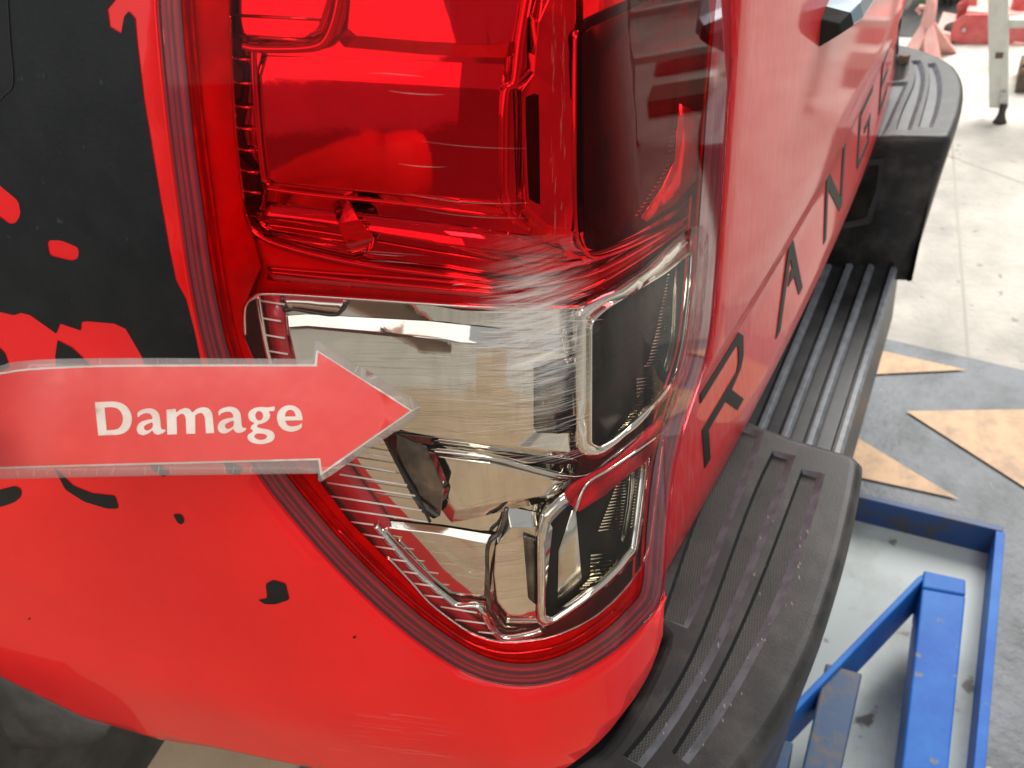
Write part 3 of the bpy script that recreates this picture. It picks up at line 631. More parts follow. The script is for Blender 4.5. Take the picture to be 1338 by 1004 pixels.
# --- scratches on the lens
def strokes(name, gen, n, m, seed):
    rs = random.Random(seed); VF = ([], [])
    for i in range(n):
        (x0, y0), (x1, y1), wd = gen(rs); K = 6
        a0, a1 = np.array(sz(x0, y0)), np.array(sz(x1, y1)); b = len(VF[0]); bend = rs.uniform(-.0003, .0003)
        for j in range(K):
            t = j/(K-1); q = a0+(a1-a0)*t; q = q+np.array([0, bend*math.sin(math.pi*t)]); h = wd*(math.sin(math.pi*min(max(t, .06), .94)))
            VF[0].extend([SP(q[0], q[1]+h, .0003), SP(q[0], q[1]-h, .0003)])
        VF[1].extend([(b+2*j, b+2*j+1, b+2*j+3, b+2*j+2) for j in range(K-1)])
    o = mk(name, VF[0], VF[1], m, lamp); tag(o, kind='stuff')
def g1(rs):
    y = rs.gauss(470, 75); y = min(max(y, 372), 598) + rs.uniform(-6, 6); x = rs.gauss(705, 38); x = min(max(x, 600), 752); l = rs.uniform(15, 75)
    sl = -.10-.22*max(0, (x-690)/60); return (x-l/2, y-sl*l/2), (min(x+l/2, 775), y+sl*l/2), rs.uniform(.00004, .00018)
strokes('scratches', g1, 300, 'scratch', 5)
def g2(rs):
    y = rs.uniform(395, 460); x = rs.gauss(690, 25); l = rs.uniform(20, 80); sl = .02
    return (x-l/2, y-sl*l/2), (x+l/2, y+sl*l/2-2), rs.uniform(.0001, .0004)
strokes('scratches', g2, 90, 'scratch', 6)
def g3(rs):
    x0 = rs.uniform(440, 620); y0 = rs.uniform(90, 340); l = rs.uniform(30, 190)
    return (x0, y0), (min(x0+l, 690), y0+l*.07), rs.uniform(.00003, .00010)
strokes('scratches', g3, 9, 'scratch', 8)
def g4(rs):
    x0 = rs.uniform(770, 830); y0 = rs.uniform(440, 600); l = rs.uniform(40, 110)
    return (x0, y0), (min(x0+l, 920), y0-l*.72), rs.uniform(.00003, .00008)
strokes('scratches', g4, 24, 'scratch_dark', 9)
def g5(rs):
    x0 = rs.uniform(560, 650); y0 = rs.uniform(690, 790); l = rs.uniform(60, 200)
    return (x0, y0), (min(x0+l, 830), y0-l*.16), rs.uniform(.00003, .00008)
strokes('scratches', g5, 26, 'scratch_dark', 10)
def glint_scratches(rs):  # glint scratches: the corner curve's highlight drawn in as pale strokes
    x = rs.choice((722, 734))+rs.uniform(-4, 4); y0 = rs.uniform(-10, 300); l = rs.uniform(8, 40)
    return (x, y0), (x+rs.uniform(-2, 2), y0+l), rs.uniform(.00005, .00016)
strokes('scratches', glint_scratches, 40, 'scratch', 12)
def g7(rs):
    x0 = rs.uniform(400, 660); y0 = rs.uniform(445, 590); l = rs.uniform(30, 200)
    return (x0, y0), (min(x0+l, 752), y0+l*rs.uniform(-.03, .09)), rs.uniform(.00003, .00011)
strokes('scratches', g7, 55, 'scratch_dark', 14)
strokes('scratches', g7, 40, 'scratch', 15)
sc = patch('scuffed_patch', [(600, 300), (780, 300), (790, 600), (640, 600), (590, 470)], .0002, 'scuff', lamp, step=.008)
at_ = sc.data.attributes.new('wear', 'FLOAT', 'POINT')
for i, v in enumerate(sc.data.vertices):
    u, vv_, _ = project(v.co); d = math.exp(-((u-700)/42)**2-((vv_-430)/70)**2)
    at_.data[i].value = min(1, 1.7*d)

# ================================================================== TAILGATE
XT0, XT1 = 0.205, 1.32
def ytg(x): return -.005+.055*(x-.85)**2
# vertical profile: (z, push out)
ZCR, ZBT = -0.200, -0.372
prof = [(0.30, .006), (0.16, .003), (0.08, .001), (0.02, 0.), (-.04, 0.), (-.10, .000), (-.15, 0.), (ZCR+.006, .000), (ZCR, .001), (ZCR-.030, .0105), (ZCR-.038, .0115), (-.26, .0105), (-.30, .008), (-.33, .006), (ZBT+.012, .006), (ZBT, .012), (ZBT-.002, .032), (ZBT, .10)]
def on_gate(px, py):
    y = .01
    for _ in range(30): P = hit(px, py, 1, y); y = .5*y+.5*(ytg(P[0])+.002)
    return P
LEFT = [(P[2], P[0]) for P in (on_gate(*p) for p in [(974, -150), (965, 0), (955, 130), (947, 250), (936, 400), (926, 474), (899, 556), (884, 622), (876, 700), (869, 775)])]
LEFT = [LEFT[0]]+[LEFT[i] for i in range(1, len(LEFT)) if LEFT[i][0] < LEFT[i-1][0]]
def left_edge(z):
    """the gate's cut on the lamp side curves towards the corner low down"""
    zz = LEFT
    for (z1, x1), (z0, x0) in zip(zz, zz[1:]):
        if z0 <= z <= z1: return x0+(x1-x0)*(z-z0)/(z1-z0)
    return zz[0][1] if z > zz[0][0] else zz[-1][1]
NX = 44; V = []; F = []
for (z, p) in prof:
    l = left_edge(z)
    for i in range(NX+1):
        x = l+(XT1-l)*i/NX; V.append((x, ytg(x)+p, z))
nr = NX+1
for j in range(len(prof)-1):
    for i in range(NX): F.append((j*nr+i, (j+1)*nr+i, (j+1)*nr+i+1, j*nr+i+1))
b = len(V)
for j, (z, p) in enumerate(prof):                       # left return into the gap
    V.append((left_edge(z)+.004, ytg(left_edge(z))+p+.05, z))
for j in range(len(prof)-1): F.append((j*nr, b+j, b+j+1, (j+1)*nr))
gate = mk('tailgate', V, F, 'tailgate_paint', None, smooth=False); adopt(gate, truck)
for p_ in gate.data.polygons: p_.use_smooth = True
bv = gate.modifiers.new('bevel', 'BEVEL'); bv.width = .0022; bv.segments = 3; bv.limit_method = 'ANGLE'; bv.angle_limit = RAD(32)
def gate_pt(x, z, out=0.0):
    for (z1, p1), (z0, p0) in zip(prof, prof[1:]):
        if z0 <= z <= z1: p = p0+(p1-p0)*(z-z0)/(z1-z0); break
    return (x, ytg(x)+p-out, z)
def gate_px(px, py, out=0.0):
    """where a sight line meets the gate's surface"""
    y = ytg(.5)
    for _ in range(25):
        P = hit(px, py, 1, y); z = min(max(P[2], ZBT+.001), .29); y = gate_pt(P[0], z, out)[1]
    return P[0], P[2]
# recessed letters R A N G E R, in gate units of one letter cell (w .12, h .12)
LET = {
 'R': [[(0, 0), (.13, 0), (.13, .40), (.52, .40), (.80, 0), (.97, 0), (.68, .41), (.92, .48), (1, .60), (1, .86), (.88, 1), (.0, 1), (0, .88), (.82, .88), (.87, .82), (.87, .62), (.82, .53), (0, .53)]],
 'A': [[(0, 0), (.15, 0), (.49, .80), (.57, .60), (.50, .60), (.43, .44), (.64, .44), (.85, 0), (1, 0), (.57, 1), (.41, 1)]],
 'N': [[(0, 0), (.13, 0), (.13, .78), (.84, 0), (1, 0), (1, 1), (.87, 1), (.87, .22), (.16, 1), (0, 1)]],
 'G': [[(.1, 0), (1, 0), (1, .52), (.5, .52), (.5, .40), (.87, .40), (.87, .12), (.13, .12), (.13, .88), (1, .88), (1, 1), (.1, 1), (0, .9), (0, .1)]],
 'E': [[(0, 0), (1, 0), (1, .12), (.13, .12), (.13, .44), (.85, .44), (.85, .56), (.13, .56), (.13, .88), (1, .88), (1, 1), (0, 1)]],
}
LZ0, LZ1 = -.318, -.236
for i, ch in enumerate('RANGER'):
    x0 = .262+i*.205; wl = .105
    for P in LET[ch]:
        f0 = lambda u, v: gate_pt(x0+u*wl, LZ0+v*(LZ1-LZ0), .0008)
        f1 = lambda u, v: gate_pt(x0+u*wl, LZ0+v*(LZ1-LZ0), -.003)
        V, F = prism(P, f0, f1); mk('letter', V, F, 'letter_black', gate)
# handle
hx, hz = gate_px(1075, 48)
HL = 0.36
hv = []
HXS = [hx+.002, hx+.018, hx+HL-.02, hx+HL]
for x, k in zip(HXS, (.80, 1.0, 1.0, .80)):
    y = ytg(x); hv += [(x, y+.006, hz+.030*k), (x, y-.024*k, hz+.022*k), (x, y-.028*k, hz+.010*k), (x, y+.006, hz-.014*k)]
hf = []
for i in range(3):
    for k in range(4): hf.append((i*4+k, i*4+(k+1) % 4, (i+1)*4+(k+1) % 4, (i+1)*4+k))
hf += [(3, 2, 1, 0), (12, 13, 14, 15)]
mk('gate_handle', hv, hf, 'handle', gate, bevel=.0015)
ev = []
for x, k in ((hx-.012, .62), (hx+.0025, .86)):
    y = ytg(x); ev += [(x, y+.006, hz+.030*k), (x, y-.024*k, hz+.022*k), (x, y-.028*k, hz+.010*k), (x, y+.006, hz-.014*k)]
mk('handle_end', ev, [(0, 1, 5, 4), (1, 2, 6, 5), (2, 3, 7, 6), (3, 0, 4, 7), (3, 2, 1, 0), (4, 5, 6, 7)], 'letter_black', gate, bevel=.001)
# dark gap seen between the lamp and the gate
gapP = [(left_edge(z)-.003, ytg(left_edge(z))+.03, z) for z in np.linspace(.28, -.36, 14)]
o = tube('panel_gap', gapP, .006, 'black_gap', None, 6); adopt(o, truck)

# far corner lamp and far bed corner
fb = []
ff = []
zs = np.linspace(.26, -.33, 12)
plan_f = [(1.326, .030), (1.40, .026), (1.46, .030), (1.50, .048), (1.52, .085), (1.53, .16)]
for z in zs:
    for (x, y) in plan_f: fb.append((x, y-.02*(0) + (.15*max(0, -.24-z)), z))
k = len(plan_f)
for j in range(len(zs)-1):
    for i in range(k-1): ff.append((j*k+i, (j+1)*k+i, (j+1)*k+i+1, j*k+i+1))
fc = mk('far_bed_corner', fb, ff, 'paint', None, smooth=True, solid=.002); adopt(fc, truck); fc.name = 'bed_corner'
fl2 = []
def fplan(t, out):
    P = [(1.335, .0265), (1.38, .0235), (1.42, .0235), (1.46, .0275), (1.497, .044)]
    i = min(int(t*4), 3); u = t*4-i; x = P[i][0]+(P[i+1][0]-P[i][0])*u; y = P[i][1]+(P[i+1][1]-P[i][1])*u; return x, y-out
def fpatch(name, zlo, zhi, t0, t1, out, m, parent):
    V = []; F = []
    for z in np.linspace(zlo, zhi, 6):
        for t in np.linspace(t0, t1, 9): x, y = fplan(t, out); V.append((x, y, z))
    for j in range(5):
        for i in range(8): F.append((j*9+i, j*9+i+1, (j+1)*9+i+1, (j+1)*9+i))
    return mk(name, V, F, m, parent, smooth=True, solid=.002)
f0 = fpatch('tail_light', -.25, .24, 0, 1, .004, 'housing_red', None); adopt(f0, truck)
f0['label'] = 'intact rear lamp at the far end of the tailgate'
fpatch('red_lens', .0, .238, .03, .97, .016, 'lens_red', f0)
fpatch('clear_lens', -.235, -.004, .03, .97, .016, 'lens_clear', f0)
fpatch('reflector_block', -.225, -.014, .08, .45, .009, 'chrome', f0)
fpatch('reflex_window', -.225, -.014, .5, .9, .009, 'chrome_dark', f0)

# ================================================================== BUMPER
ZB = far(1115, 595, .76)[2]
def bp(px, py, z=ZB): P = hit(px, py, 2, z); return (P[0], P[1])
outer = [bp(*p) for p in [(1119, 604), (1113, 640), (1100, 700), (1083, 760), (1055, 840), (1015, 920), (970, 985), (940, 1015), (880, 1060), (790, 1105)]]
inner = [bp(*p) for p in [(640, 1080), (700, 1045), (760, 1004), (805, 968), (852, 885), (874, 832)]]
ox, oy = outer[0]
pad_poly = smooth_loop(outer, 3, False)+[bp(700, 1130), bp(600, 1120)]+smooth_loop(inner, 3, False)+[(.150, .050), (.20, .075), (.40, .075), (ox+.012, oy+.060), (ox+.006, oy+.006)]
def gp(P): return [bp(*p) for p in P]
def edge(pts, y0, y1, n=16):
    P = np.array(pts, float); c = np.polyfit(P[:, 1]/1000, P[:, 0], 3); return [(float(np.polyval(c, y/1000)), y) for y in np.linspace(y0, y1, n)]
def groove(lp, rp, yl0, yl1, yr0, yr1): return gp(edge(lp, yl0, yl1)+edge(rp, yr0, yr1)[::-1])
L2p = [(1006, 600), (985, 650), (962, 704), (944, 764), (923, 815), (899, 871), (869, 919), (822, 982)]
R2p = [(1028, 597), (1010, 650), (988, 707), (967, 755), (947, 800), (925, 850), (899, 898), (863, 951), (837, 985)]
L3p = [(1046, 622), (1030, 668), (1016, 704), (998, 750), (977, 800), (953, 855), (925, 910), (888, 972)]
R3p = [(1067, 620), (1055, 664), (1041, 704), (1017, 766), (993, 820), (968, 870), (934, 925), (899, 976)]
L1p = [(962, 555), (940, 600), (910, 680), (888, 740), (872, 790)]
R1p = [(989, 566), (975, 602), (940, 690), (915, 755), (897, 802)]
G2 = groove(L2p, R2p, 590, 988, 596, 992)
G3 = groove(L3p, R3p, 614, 984, 620, 988)
G1 = groove(L1p, R1p, 556, 806, 566, 812)
def grow(P, d):
    P = [np.array(p) for p in P]; n = len(P); out = []
    ar = sum(P[i][0]*P[(i+1) % n][1]-P[(i+1) % n][0]*P[i][1] for i in range(n)); sg = -1 if ar > 0 else 1
    for i in range(n):
        t = P[(i+1) % n]-P[i-1]; t /= np.linalg.norm(t)+1e-9; out.append(P[i]+sg*d*np.array([-t[1], t[0]]))
    return out
def mx(x, mir): return 1.508-x if mir else x
def build_pad(mir, parent):
    fl_f = (lambda f: tuple(reversed(f))) if mir else (lambda f: f)
    GO = [[(np.array(g[i])+(np.array(q)-np.array(g[i]))*(.30 if i < 16 else 1.35)) for i, q in enumerate(grow(g, .0055))] for g in (G1, G2, G3)]
    vv, tr = fill(grow(pad_poly, -.005), GO, .03)
    V = [(mx(x, mir), y, ZB) for x, y in vv]; F = [fl_f(f) for f in tr]
    n = len(pad_poly); b = len(V)
    rim = [(-.005, 0), (-.001, -.0008), (.003, -.003), (.006, -.0075), (.007, -.014), (.006, -.03), (-.002, -.10), (-.018, ZL-.03-ZB)]
    loops = [grow(pad_poly, d) for d, _ in rim]
    for lp, (_, dz) in zip(loops, rim): V += [(mx(p[0], mir), p[1], ZB+dz) for p in lp]
    for j in range(len(rim)-1):
        for i in range(n):
            F.append(fl_f((b+j*n+i, b+j*n+(i+1) % n, b+(j+1)*n+(i+1) % n, b+(j+1)*n+i)))
    pad = mk('step_pad', V, F, 'rubber', parent, smooth=False)
    for p_ in pad.data.polygons: p_.use_smooth = p_.normal.z < .98
    for g, go in zip((G1, G2, G3), GO):
        n = len(g); W = [(mx(p[0], mir), p[1], ZB) for p in go]+[(mx(p[0], mir), p[1], ZB-.0055) for p in g]
        mk('groove_shade', W, [fl_f((i, (i+1) % n, n+(i+1) % n, n+i)) for i in range(0, 15)], 'black_gap', pad, smooth=True)  # shadow line of the left wall put in as black
        mk('groove_wall', W, [fl_f((i, (i+1) % n, n+(i+1) % n, n+i)) for i in range(15, n)], 'edge_sheen', pad, smooth=True)
        vv, tr = fill(g, (), .05)
        mk('tread_strip', [(mx(x, mir), y, ZB-.0055) for x, y in vv], [fl_f(f) for f in tr], 'mesh_rubber' if not mir else 'step_plastic', pad)
    return pad
bumper = empty('rear_bumper', (0, 0, 0)); 
# centre step: ridged, lower
P0 = hit(1165, 352, 0, 1.136); ZL = P0[2]
prof_y = []
y0 = hit(1172, 352, 2, ZL)[1]
ys = []
def ylow(px, py): return hit(px, py, 2, ZL)[1]
rid = [ylow(1166.7, 353), ylow(1134, 358), ylow(1105, 359), ylow(1074, 367)]
cs = [(y0-.004, ZL-.14), (y0-.001, ZL-.05), (y0, ZL-.008), (y0+.004, ZL)]
for r in rid:
    if r-.012 > cs[-1][0]: cs += [(r-.010, ZL), (r-.004, ZL-.0005)]
    cs += [(r+.000, ZL+.0045), (r+.0030, ZL+.0045), (r+.0045, ZL-.005), (r+.008, ZL-.005), (r+.0095, ZL)]
cs = sorted(cs, key=lambda c: c[0])
cs += [(.085, ZL), (.085, ZL-.14)]
Xa, Xb = ox-.05, 1.508-ox+.05
nx_ = 24; V = []; F = []
for j, (y, z) in enumerate(cs):
    for i in range(nx_+1): V.append((Xa+(Xb-Xa)*i/nx_, y, z))
for j in range(len(cs)-1):
    for i in range(nx_): F.append((j*(nx_+1)+i, j*(nx_+1)+i+1, (j+1)*(nx_+1)+i+1, (j+1)*(nx_+1)+i))
bpy.data.objects.remove(bumper)
bumper = mk('rear_bumper', V, F, 'step_plastic', None); adopt(bumper, truck)
for r in rid:
    V = []
    for X in (Xa+.02, Xb-.06):
        V += [(X, r-.0075, ZL+.0005), (X, r-.003, ZL+.0062), (X, r+.0040, ZL+.0062), (X, r+.0050, ZL-.004)]
    mk('step_ridge', V, [(i, (i+1) % 4, 4+(i+1) % 4, 4+i) for i in range(4)]+[(3, 2, 1, 0), (4, 5, 6, 7)], 'edge_sheen', bumper, bevel=.0008)
build_pad(False, bumper); build_pad(True, bumper)
o = box('chassis_shade', (.10, .24, -.47), (.12, .19, .07), 'black_gap'); adopt(o, truck)  # black box added as the shadow below the body corner
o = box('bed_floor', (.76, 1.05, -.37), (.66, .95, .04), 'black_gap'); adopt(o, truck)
VF = ([], []); rs = random.Random(21)
for i in range(42):
    y_ = rs.uniform(640, 975); src = rs.choice((R2p, R3p, R3p)); c_ = np.polyfit(np.array(src)[:, 1]/1000, np.array(src)[:, 0], 3)
    x_ = float(np.polyval(c_, y_/1000))+rs.gauss(16, 7); P = np.array(bp(x_, y_)); a_ = rs.uniform(0, 6.28); l_ = rs.uniform(.0006, .0032); k_ = rs.randint(5, 7); b = len(VF[0])
    VF[0].extend([(P[0]+l_*rs.uniform(.5, 1)*math.cos(t), P[1]+.35*l_*rs.uniform(.5, 1)*math.sin(t)+.25*l_*math.cos(t), ZB+.0004) for t in np.linspace(a_, a_+6.28*(k_-1)/k_, k_)]); VF[1].append(tuple(range(b, b+k_)))
o = mk('pad_scuffs', VF[0], VF[1], 'scuff_pale', bumper); tag(o, kind='stuff')
# plate lamp recess in the far pad's inner wall
wx = 1.508-ox-.0225
def wl(px, py): P = hit(px, py, 0, wx-.002); return (P[1], P[2])
RO = round_poly([wl(*p) for p in [(1098, 212), (1156, 207), (1150, 250), (1138, 292), (1096, 300), (1080, 260)]], .006)
RI = round_poly([wl(*p) for p in [(1098, 220), (1149, 215), (1144, 250), (1132, 284), (1098, 292), (1086, 260)]], .005)
nR = len(RO)
V = [(wx-.004, *p) for p in RO]+[(wx-.004, *p) for p in RI]+[(wx+.03, *p) for p in RI]+[(wx+.004, *p) for p in RO]
F = []
for i in range(nR):
    k = (i+1) % nR; F += [(i, k, nR+k, nR+i), (3*nR+i, 3*nR+k, k, i)]
mk('plate_lamp_frame', V, F, 'step_plastic', bumper, smooth=False)
vv, tr = fill(RI, (), 1); mk('plate_lamp', [(wx-.0028, y, z) for y, z in vv], tr, 'window_dark', bumper)
# a bolt with washer on the far step
P = hit(1182, 76, 2, ZB+.006)
o = mk('bolt_head', *tube_vf([(P[0], P[1], ZB-.002), (P[0], P[1], ZB+.012)], .009, 6), 'rust', bumper)

# ================================================================== DAMAGE ARROW SIGN
def sp_depth(px, py):
    d = .300+.022*(px/548.0)
    if px < 90: d -= .00000055*(90-px)**2
    return d
SUP = []
def sg(px, py, out=0.0):
    """the card bends a little where it is held"""
    yy = py
    return far(px, yy, sp_depth(px, py)-out)
sign = empty('arrow_sign', tuple(far(270, 545, sp_depth(270, 545)))); tag(sign, 'laminated red cardboard arrow reading Damage, held against the scratched lamp', 'sign')
bpy.context.view_layer.update()
def sheet_px(name, outline, m, out=0., holes=(), solid=0., step=22):
    vv, tr = fill(outline, holes, step); o = mk(name, [sg(x, y, out) for x, y in vv], [tuple(reversed(f)) for f in tr], m, None, smooth=True, solid=solid); adopt(o, sign); return o
LAM = smooth_loop([(-150, 492), (-60, 486), (0, 478), (13, 474), (54, 470), (110, 468.5), (170, 468), (290, 468.5), (407, 469)], 3, False)+[(409, 468), (412, 445), (416, 446), (534, 517), (548, 527), (549, 534), (545, 545), (419, 630), (416, 628), (415.5, 619), (213, 621.5), (100, 624), (0, 626.5), (-150, 632)]
PAP = smooth_loop([(-150, 500), (-60, 494), (0, 487), (25, 483), (54, 480.5), (110, 478), (167, 477), (290, 476.5), (408, 476.5)], 3, False)+[(411, 476), (413.5, 457), (540, 537), (418.5, 622), (416, 601.5), (272, 605.5), (100, 610), (0, 613), (-150, 618)]
RED_ = smooth_loop([(-150, 502.5), (-60, 496.5), (0, 489.5), (25, 485.5), (54, 483), (110, 480.5), (167, 479.5), (290, 479), (408, 479)], 3, False)+[(414, 479), (415.5, 460.5), (536, 537), (420.5, 617), (418.5, 599), (272, 603), (100, 607.5), (0, 610.5), (-150, 615.5)]
sheet_px('laminate_back', LAM, 'laminate', 0.0, solid=.0002)
sheet_px('white_card', PAP, 'sign_white', .0006, solid=.0003)
sheet_px('red_face', RED_, 'sign_red', .0008)
def gl(P, dx=0, dy=0, sc=1.0): return [((x+dx)/4.181+100, (y+dy)/4.181+500) for x, y in P]
def glyph(name, outer, holes, k=4):
    sheet_px(name, outer, 'sign_white', .0010, holes, step=12)
D_o = [(100, 108), (190, 104)]+[tuple(p) for p in smooth_loop([(210, 105), (245, 113), (278, 136), (298, 172), (302, 205), (290, 248), (260, 276), (222, 286)], 4, False)]+[(119, 290)]
D_h = [(153, 137), (185, 135)]+[tuple(p) for p in smooth_loop([(195, 135), (222, 142), (243, 162), (254, 195), (247, 230), (228, 252), (205, 259)], 4, False)]+[(165, 262)]
glyph('letter_d', gl(D_o), [gl(D_h)])
a_o = smooth_loop([(334, 166), (355, 150), (395, 141), (430, 150), (450, 172), (457, 205), (460, 240), (467, 256), (483, 257), (484, 267), (465, 280), (442, 285), (424, 277), (414, 263), (395, 277), (366, 288), (340, 280), (329, 256), (338, 228), (362, 211), (395, 203), (414, 199), (411, 182), (398, 170), (374, 169), (350, 178), (336, 190)], 3)
a_h = smooth_loop([(415, 219), (392, 225), (371, 238), (371, 255), (386, 263), (404, 256), (416, 243)], 3)
glyph('letter_a', gl(a_o), [gl(a_h)])
m_o = [(491, 149), (541, 144), (545, 163)]+[tuple(p) for p in smooth_loop([(548, 162), (570, 147), (596, 140), (618, 147), (634, 164), (655, 146), (690, 135), (722, 143), (740, 168), (745, 200)], 3, False)]+[(752, 276), (707, 278), (702, 198)]+[tuple(p) for p in smooth_loop([(700, 190), (690, 170), (670, 167), (648, 180)], 3, False)]+[(649, 280), (600, 281), (597, 200)]+[tuple(p) for p in smooth_loop([(596, 192), (585, 173), (566, 174), (546, 190)], 3, False)]+[(549, 283), (496, 285)]
glyph('letter_m', gl(m_o), [])
glyph('letter_a', gl(a_o, 442, -9), [gl(a_h, 442, -9)])
g_o = smooth_loop([(937, 180), (948, 155), (975, 139), (1010, 134), (1045, 136), (1080, 131), (1083, 143), (1078, 156), (1052, 158), (1058, 180), (1046, 207), (1018, 223), (992, 230), (986, 241), (1002, 250), (1045, 257), (1074, 272), (1082, 297), (1066, 322), (1020, 336), (970, 332), (938, 313), (937, 287), (964, 266), (951, 252), (958, 234), (972, 222), (948, 208)], 3)
g_h1 = smooth_loop([(977, 178), (986, 160), (1003, 157), (1017, 170), (1019, 190), (1008, 206), (990, 206), (980, 194)], 3)
g_h2 = smooth_loop([(970, 296), (984, 280), (1010, 279), (1036, 286), (1040, 299), (1022, 312), (992, 312)], 3)
glyph('letter_g', gl(g_o), [gl(g_h1), gl(g_h2)])
e_o = smooth_loop([(1094, 195), (1101, 162), (1124, 136), (1160, 124), (1198, 132), (1224, 156), (1234, 190)], 3, False)+[(1235, 206), (1140, 208)]+smooth_loop([(1141, 214), (1154, 234), (1180, 240), (1210, 234), (1231, 222)], 3, False)+smooth_loop([(1231, 245), (1210, 260), (1172, 269), (1130, 258), (1104, 232)], 3, False)
e_h = smooth_loop([(1138, 186), (1142, 168), (1154, 153), (1170, 149), (1186, 156), (1195, 172), (1197, 186)], 3, False)
glyph('letter_e', gl(e_o), [gl(e_h)])
sheet_px('laminate_front', LAM, 'laminate_face', .0015)
# creases along the clear border
VF = ([], [])
rs = random.Random(2)
for i in range(26):
    t = rs.random(); top = rs.random() < .4
    if top: x = rs.uniform(60, 400); y = 468.5; dy = 7
    else: x = rs.uniform(0, 410); y = 623-.015*x; dy = -10
    dx = rs.uniform(-4, 4); b = len(VF[0]); wv = rs.uniform(.25, .7)
    VF[0].extend([sg(x, y, .0017), sg(x+wv, y, .0017), sg(x+dx+wv, y+dy, .0017), sg(x+dx, y+dy, .0017)]); VF[1].append((b, b+1, b+2, b+3))
for P in ([(416, 446), (436, 470)], [(468, 478), (462, 487)], [(530, 540), (548, 531)], [(535, 517), (540, 537)], [(493, 571), (503, 578)], [(545, 545), (536, 540)]):
    (xa, ya), (xb, yb) = P; b = len(VF[0]); VF[0].extend([sg(xa, ya, .0017), sg(xa+.9, ya+.9, .0017), sg(xb+.9, yb+.9, .0017), sg(xb, yb, .0017)]); VF[1].append((b, b+1, b+2, b+3))
o = mk('laminate_creases', VF[0], VF[1], 'scratch', None); adopt(o, sign); tag(o, kind='stuff')

# ================================================================== HAND holding the sign (mostly beyond the frame edge)
def skin_obj(name, chains, m):
    """chains: lists of (point, radius); the first chain is the palm, later chains start on an index of it"""
    bm = bmesh.new(); vs = []; rad = []
    for ch in chains:
        prev = None
        for (p, r) in ch:
            if isinstance(p, int): v = vs[p]
            else: v = bm.verts.new(p); vs.append(v); rad.append(r)
            if prev is not None: bm.edges.new((prev, v))
            prev = v
    me = bpy.data.meshes.new(name); bm.to_mesh(me); bm.free()
    o = link(name, me, m); sk = o.modifiers.new('skin', 'SKIN'); sk.use_smooth_shade = True
    for d, r in zip(me.skin_vertices[0].data, rad): d.radius = (r, r)
    me.skin_vertices[0].data[0].use_root = True
    ss = o.modifiers.new('sub', 'SUBSURF'); ss.levels = 2; ss.render_levels = 2
    return o
def hp(px, py, out): return tuple(far(px, py, sp_depth(px, py)-out))
hand = skin_obj('hand', [
    [(hp(-400, 1120, .01), .026), (hp(-360, 940, .008), .024), (hp(-310, 760, .006), .026), (hp(-270, 650, .004), .022)],
    [(2, 0), (hp(-265, 700, .014), .014), (hp(-200, 640, .016), .0105), (hp(-120, 590, .013), .0092), (hp(-62, 560, .0105), .0080)],
    [(3, 0), (hp(-215, 560, -.010), .0098), (hp(-130, 492, -.0125), .0088), (hp(-50, 487, -.0105), .0078), (hp(2, 486, -.0085), .0062)],
    [(3, 0), (hp(-215, 570, -.014), .0098), (hp(-120, 560, -.0135), .0088), (hp(-50, 560, -.0115), .0078)],
    [(2, 0), (hp(-220, 650, -.014), .0095), (hp(-140, 612, -.0135), .0085), (hp(-80, 606, -.0110), .0074)],
    [(2, 0), (hp(-235, 710, -.014), .0088), (hp(-180, 668, -.0135), .0076), (hp(-125, 662, -.011), .0066)],
], 'skin')
tag(hand, 'bare hand whose fingertip pinches the end of the red arrow sign', 'hand')

# ================================================================== BLUE LIFT FRAME in the pit
lift = empty('lift_frame', (.55, -.20, ZF-PD)); tag(lift, 'blue painted steel frame lying in the floor pit', 'lift frame')
bpy.context.view_layer.update()
ZT = -.90
def bar(name, pts, z, m, h, bev=.003):
    P = [tuple(hit(x, y, 2, z)[:2]) for x, y in pts]
    V, F = prism(P, lambda u, v: (u, v, z), lambda u, v: (u, v, z-h))
    bm = bmesh.new(); me = bpy.data.meshes.new(name); me.from_pydata([tuple(v) for v in V], [], F); bm.from_mesh(me); bmesh.ops.recalc_face_normals(bm, faces=bm.faces)
    bmesh.ops.dissolve_limit(bm, angle_limit=.01, verts=bm.verts, edges=bm.edges); bm.to_mesh(me); bm.free()
    o = link(name, me, m); adopt(o, lift)
    b = o.modifiers.new('bevel', 'BEVEL'); b.width = bev; b.segments = 3
    return o
bar('main_beam', [(1205, 769), (1262, 779), (1240, 1004), (1225, 1150), (1155, 1150), (1178, 1004)], ZT, 'blue_steel', .10)
bar('end_plate', [(1207, 745), (1262, 757), (1262, 777.5), (1205, 767)], ZT+.001, 'blue_steel', .10)
bar('diagonal_brace', [(1199, 754), (1205, 750), (1207, 757), (1008, 963), (925, 1056), (917, 1050), (1001, 956)], ZT-.002, 'blue_steel', .085, .002)
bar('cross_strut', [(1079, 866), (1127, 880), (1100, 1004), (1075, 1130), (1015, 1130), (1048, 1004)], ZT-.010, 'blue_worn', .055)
bar('cross_strut', [(1003, 958), (1037, 970), (1010, 1090), (960, 1090)], ZT-.010, 'blue_worn', .055)

